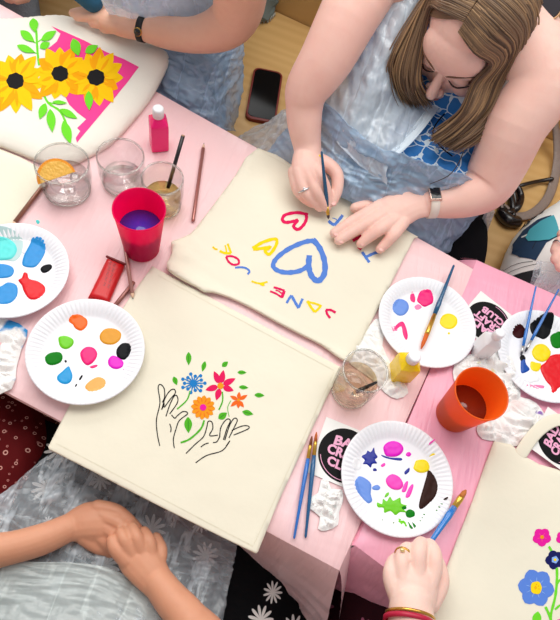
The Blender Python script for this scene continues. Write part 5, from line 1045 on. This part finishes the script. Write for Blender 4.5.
cloth('dress_skirt', [[(-120, 340, .64), (-30, 360, .655), (20, 372, .655), (52, 392, .63), (75, 420, .56)], [(-130, 420, .655), (-30, 430, .675), (20, 438, .675), (48, 452, .64), (68, 470, .56)], [(-130, 500, .66), (-50, 510, .675), (0, 510, .668), (30, 508, .63), (48, 512, .55)], [(-150, 580, .66), (-80, 580, .66), (-30, 560, .64), (0, 550, .6), (20, 540, .52)]], M_MAROON, pd, nu=60, nv=60, amp=.006, scale=(4, 5), seed=31)

# ================= person in burgundy whose hand holds a brush, bottom right
b = MB(); zE = .790
limb(b, [(V((.52, -.26, .98)), .046), (V((.50, -.20, .84)), .042), (W(425, 690, .815), .034), (W(415, 645, .808), RP(W(415, 645, .8), 26)), (W(411, 615, .803), RP(W(411, 612, .8), 22.5)), (W(411, 604, .802), RP(W(410, 600, .8), 21))], seg=48)
hand(b, [([(411, 612, .803, 22.5), (413, 598, .804, 24), (414, 586, .803, 25)], V((0, -.1, .99)), .5)], [[(424, 596, .802, 10), (433, 573, .805, 9), (434, 556, .806, 8.4), (430, 546, .796, 7.4), (427, 546, .780, 6.4)], [(415, 594, .803, 10), (417, 570, .807, 9.2), (418, 553, .809, 8.6), (421, 544, .798, 7.6), (424, 547, .782, 6.4)], [(406, 596, .802, 10), (402, 574, .806, 8.8), (402, 559, .806, 8.2), (407, 549, .796, 7.2), (412, 552, .780, 6.4)], [(399, 600, .799, 9.5), (391, 581, .801, 8), (391, 568, .800, 7.4), (396, 559, .790, 6.6), (402, 562, .777, 6)], [(430, 604, .795, 10), (441, 584, .789, 8.4), (439, 566, .783, 7.2), (432, 554, .778, 6.4)]])
ch6 = V((.36, -.30, .92)); torso(b, V((.34, -.32, .66)), ch6, ch6 + V((0, .02, .15)), (.14, .12, .14, .055), V((.98, .1, 0))); HC6 = ch6 + V((0, .0, .27)); RH6 = frame(V((0, .9, -.4))); g6_ = head(b, HC6, RH6, .96); limb(b, [(ch6 + V((0, .02, .14)), .055), (HC6 + RH6 @ V((0, -.02, -.05)), .05)], seg=14)
limb(b, [(ch6 + V((.1, 0, .08)), .05), (V((.52, -.26, .98)), .048)], seg=14); limb(b, [(ch6 + V((-.12, 0, .08)), .05), (V((.18, -.28, .84)), .042), (V((.2, -.18, .72)), .034)], seg=14)
pe = remesh(b, 'person', SK4, .0018, smooth=2, loc=(.36, -.3, .5)); tag(pe, 'person whose hand with a gold ring and red bracelet holds a wide blue brush', 'person')
m = MB(); ball(m, g6_(0, -.028, .046), (.086, .098, .092), RH6); remesh(m, 'hair', M_DARKHAIR, .006, pe, 3)
m = MB(); torso(m, V((.34, -.32, .66)), ch6, ch6 + V((0, 0, .06)), (.156, .136, .154, .10), V((.98, .1, 0))); remesh(m, 'dress_bodice', M_BURG, .006, pe, 6)
cloth('dress_skirt', [[(318, 540, .60), (360, 545, .64), (405, 560, .66), (460, 580, .66)], [(316, 585, .58), (355, 590, .64), (405, 600, .665), (480, 620, .66)], [(318, 640, .56), (360, 650, .64), (410, 660, .67), (500, 680, .66)], [(330, 700, .56), (370, 720, .64), (430, 740, .67), (520, 760, .66)]], M_BURG, pe, nu=50, nv=50, amp=.006, scale=(4, 5), seed=41)
rp = W(403.5, 555, .802); rg = band('ring', rp, W(407, 549, .796) - W(402, 559, .806), RP(rp, 8.2), RP(rp, 8.2), .0030, .0014, GOLD, pe)
m = MB(); ball(m, W(402.5, 550, .815), (.0034, .0026, .0020), None, 12, 8); m.build('ring_stone', mat('ring_stone_gold', (240, 214, 150), .2, .6), rg)
ax = W(411, 600, .80) - W(410, 625, .806); cc = W(409, 622, .8045); rr = RP(cc, 23.4); band('bracelet', cc, ax, rr, rr * .98, .006, .003, mat('red_beads', (186, 20, 60), .4), pe); band('bracelet_chain', W(410, 617, .804), ax, RP(cc, 23.2), RP(cc, 22.6), .0035, .0025, GOLD, pe)

# ================= person at the right edge: print dress, apron and fingers
b = MB(); ch7 = V((.98, .98, .92)); torso(b, V((1.0, 1.0, .68)), ch7, ch7 + V((-.02, -.02, .15)), (.14, .12, .14, .055), V((.98, -.2, 0))); HC7 = ch7 + V((-.03, -.05, .27)); RH7 = frame(V((-.3, -.9, -.4))); g7_ = head(b, HC7, RH7, .96); limb(b, [(ch7 + V((-.02, -.02, .14)), .055), (HC7 + RH7 @ V((0, -.02, -.05)), .05)], seg=14)
limb(b, [(ch7 + V((-.14, -.02, .07)), .046), (V((.80, .85, .80)), .04), (W(600, 235, .79), .030), (W(585, 243, .785), .026)], seg=16)
hand(b, [([(588, 243, .785, 15), (575, 248, .785, 17)], up, .6)], [[(575, 240, .788, 8), (562, 242, .787, 7), (556, 250, .780, 6)], [(576, 248, .787, 8), (563, 252, .786, 7), (556, 259, .779, 6)], [(578, 255, .785, 8), (567, 261, .783, 7), (561, 267, .777, 6)], [(582, 238, .78, 7), (572, 232, .778, 6.4), (562, 234, .774, 5.4)]])
pf = remesh(b, 'person', SK1, .003, smooth=4, loc=(.95, .95, .56)); tag(pf, 'person in a white dress with teal and black leaf print at the right edge', 'person')
m = MB(); ball(m, g7_(0, -.028, .046), (.086, .098, .092), RH7); remesh(m, 'hair', M_DARKHAIR, .006, pf, 3)
m = MB(); torso(m, V((1.0, 1.0, .68)), ch7, ch7 + V((0, 0, .06)), (.156, .136, .154, .10), V((.98, -.2, 0))); remesh(m, 'dress_bodice', mat('white_dress', (238, 236, 232), .85), .006, pf, 6)
zd = .705; ol = [(640, 150), (590, 170), (562, 188), (548, 198), (538, 210), (530, 226), (524, 245), (519, 262), (516, 276), (513, 292), (640, 330)]
q = [W(x, y, zd) for x, y in ol]
def hd(x, y, d): return zd - .10 * (1 - math.sqrt(max(0, 1 - (1 - min(1, d / .10)) ** 2))) + .002 * fn(x, y, 12)
vs, fs = sheet([(p.x, p.y) for p in q], hd, .012, bottom=lambda x, y: zd - .105); m = MB(); m.add(vs, fs); sk = m.build('dress_skirt', mat('white_dress', (238, 236, 232), .85), pf)
L5 = lambda pts: tf(pts, 490, 150, 4.77); qp = [(p.x, p.y) for p in q]
hq = lambda x, y: hd(x, y, pdist((x, y), qp))
paint('leaf_print', [([L5([(330, 268), (290, 262), (240, 290), (205, 340), (188, 400), (200, 450), (245, 500), (262, 470), (290, 420), (335, 400)])], 0, 0), ([L5([(335, 275), (290, 285), (250, 310), (230, 350), (232, 380), (262, 400), (300, 410), (340, 395)])], 1, 8), ([L5([(150, 530), (262, 552), (232, 618), (200, 690), (110, 640), (128, 590)])], 2, 0)], hq, sk, .0012, zd, [mat('print_navy', (16, 52, 84), .8), mat('print_teal', (70, 166, 180), .8), mat('print_black', (18, 20, 26), .8)])
paint('stripe_print', [([L5([(250 + k * 15, 262 - k * 11), (262 + k * 15, 254 - k * 11), (275 + k * 15, 232 - k * 9), (268 + k * 15, 228 - k * 9)])], 0, 0) for k in range(6)], hq, sk, .0012, zd, [mat('print_black', (18, 20, 26), .8)])
paint('thin_lines_print', [(ribbon(L5(l), .5, 3), 0, 0) for l in ([(150, 470), (190, 480), (235, 500)], [(140, 500), (180, 508), (250, 520)], [(330, 300), (280, 350), (240, 430)])], hq, sk, .0012, zd, [mat('print_black', (18, 20, 26), .8)])
cloth('apron', [[(536, 262, .724), (560, 262, .73), (640, 262, .73)], [(532, 275, .722), (560, 278, .728), (640, 285, .73)], [(528, 290, .70), (560, 298, .70), (640, 315, .70)]], M_FILM2, pf, nu=30, nv=40, amp=.004, scale=(4, 6), seed=51, kind='ridge')
rp = W(560, 246, .787); band('ring', rp, W(556, 250, .783) - W(564, 242, .79), RP(rp, 7.4), RP(rp, 7.4), .003, .0012, SILVER, pf)

# ------------------------------------------------------------------ bag, strap and frayed denim on the bench
t = thing('handbag', tuple(W(520, 150, ZB)), 'taupe leather handbag on the bench with a curling strap, behind the watch-wearing arm', 'handbag')
q = [W(x, y, ZB + .05) for x, y in cr([(555, 60), (548, 100), (544, 128), (532, 150), (515, 168), (496, 178), (480, 176), (476, 150), (490, 110), (510, 70)], 3, True)]
vs, fs = sheet([(p.x, p.y) for p in q], lambda x, y, d: ZB + .012 + .10 * math.sqrt(max(0, 1 - (1 - min(1, d / .07)) ** 2)) + .003 * fn(x, y, 25), .01, bottom=lambda x, y: ZB + .001); m = MB(); m.add(vs, fs)
M_TAUPE = mat('taupe_leather', (140, 124, 116), .5, bump=.3, bscale=120); m.build('bag_body', M_TAUPE, t)
m = MB(); limb(m, [(W(x, y, z), .011) for x, y, z in ((548, 100, .68), (556, 130, .62), (557, 165, .575), (549, 196, .568), (533, 213, .568), (516, 216, .570), (505, 208, .575))], seg=12, flat=(up, .18)); m.build('strap', M_TAUPE, t)
t = thing('ribbon_bow', tuple(W(512, 200, ZB + .002)), 'black glossy ribbon bow lying on the oak bench beside the print dress', 'ribbon'); M_RIB = mat('black_ribbon', (26, 20, 22), .22, spec=.6)
for nm, pts, r in (('loop', [(504, 183), (501, 195), (502, 207), (509, 213), (514, 206), (513, 192), (508, 184)], 3.4), ('loop', [(508, 183), (517, 187), (521, 197), (518, 207), (512, 211)], 3.4), ('knot', [(502, 214), (508, 220), (516, 222)], 6.5), ('tail', [(514, 188), (526, 184), (540, 181), (552, 179)], 2.0), ('tail', [(510, 186), (512, 200), (513, 216)], 3.0)):
    m = MB(); limbp(m, [(x, y, ZB + .010 + .006 * (i % 2), r) for i, (x, y) in enumerate(pts)], seg=12); m.build(nm, M_RIB, t)
m = MB(); vs, fs = patch([[(235, -40, .66), (262, -40, .66), (290, -40, .64)], [(244, -8, .62), (262, -8, .63), (284, -8, .60)], [(252, 12, .585), (262, 15, .59), (276, 6, .575)], [(258, 21, .566), (266, 21, .568), (274, 15, .566)]], 30, 30, .004, (3, 4), 61); m.add(vs, fs)
random.seed(5)
for k in range(26):
    x = 254 + k * .85; y = 19 + 4 * math.sin(k / 26 * PI) - k * .2; limb(m, [(W(x, y - 2, .568), .0006), (W(x + random.uniform(-1.5, 1.5), y + random.uniform(1, 3), .5635), .0004)], seg=5, sub=1, mi=1)
o = m.build('denim_garment', [mat('grey_denim', (116, 130, 128), .9, bump=.4, bscale=300), mat('frayed_thread', (206, 208, 200), .9)]); tag(o, 'grey denim garment with a frayed hem at the back of the bench', 'garment'); s = o.modifiers.new('s', 'SOLIDIFY'); s.thickness = .0015
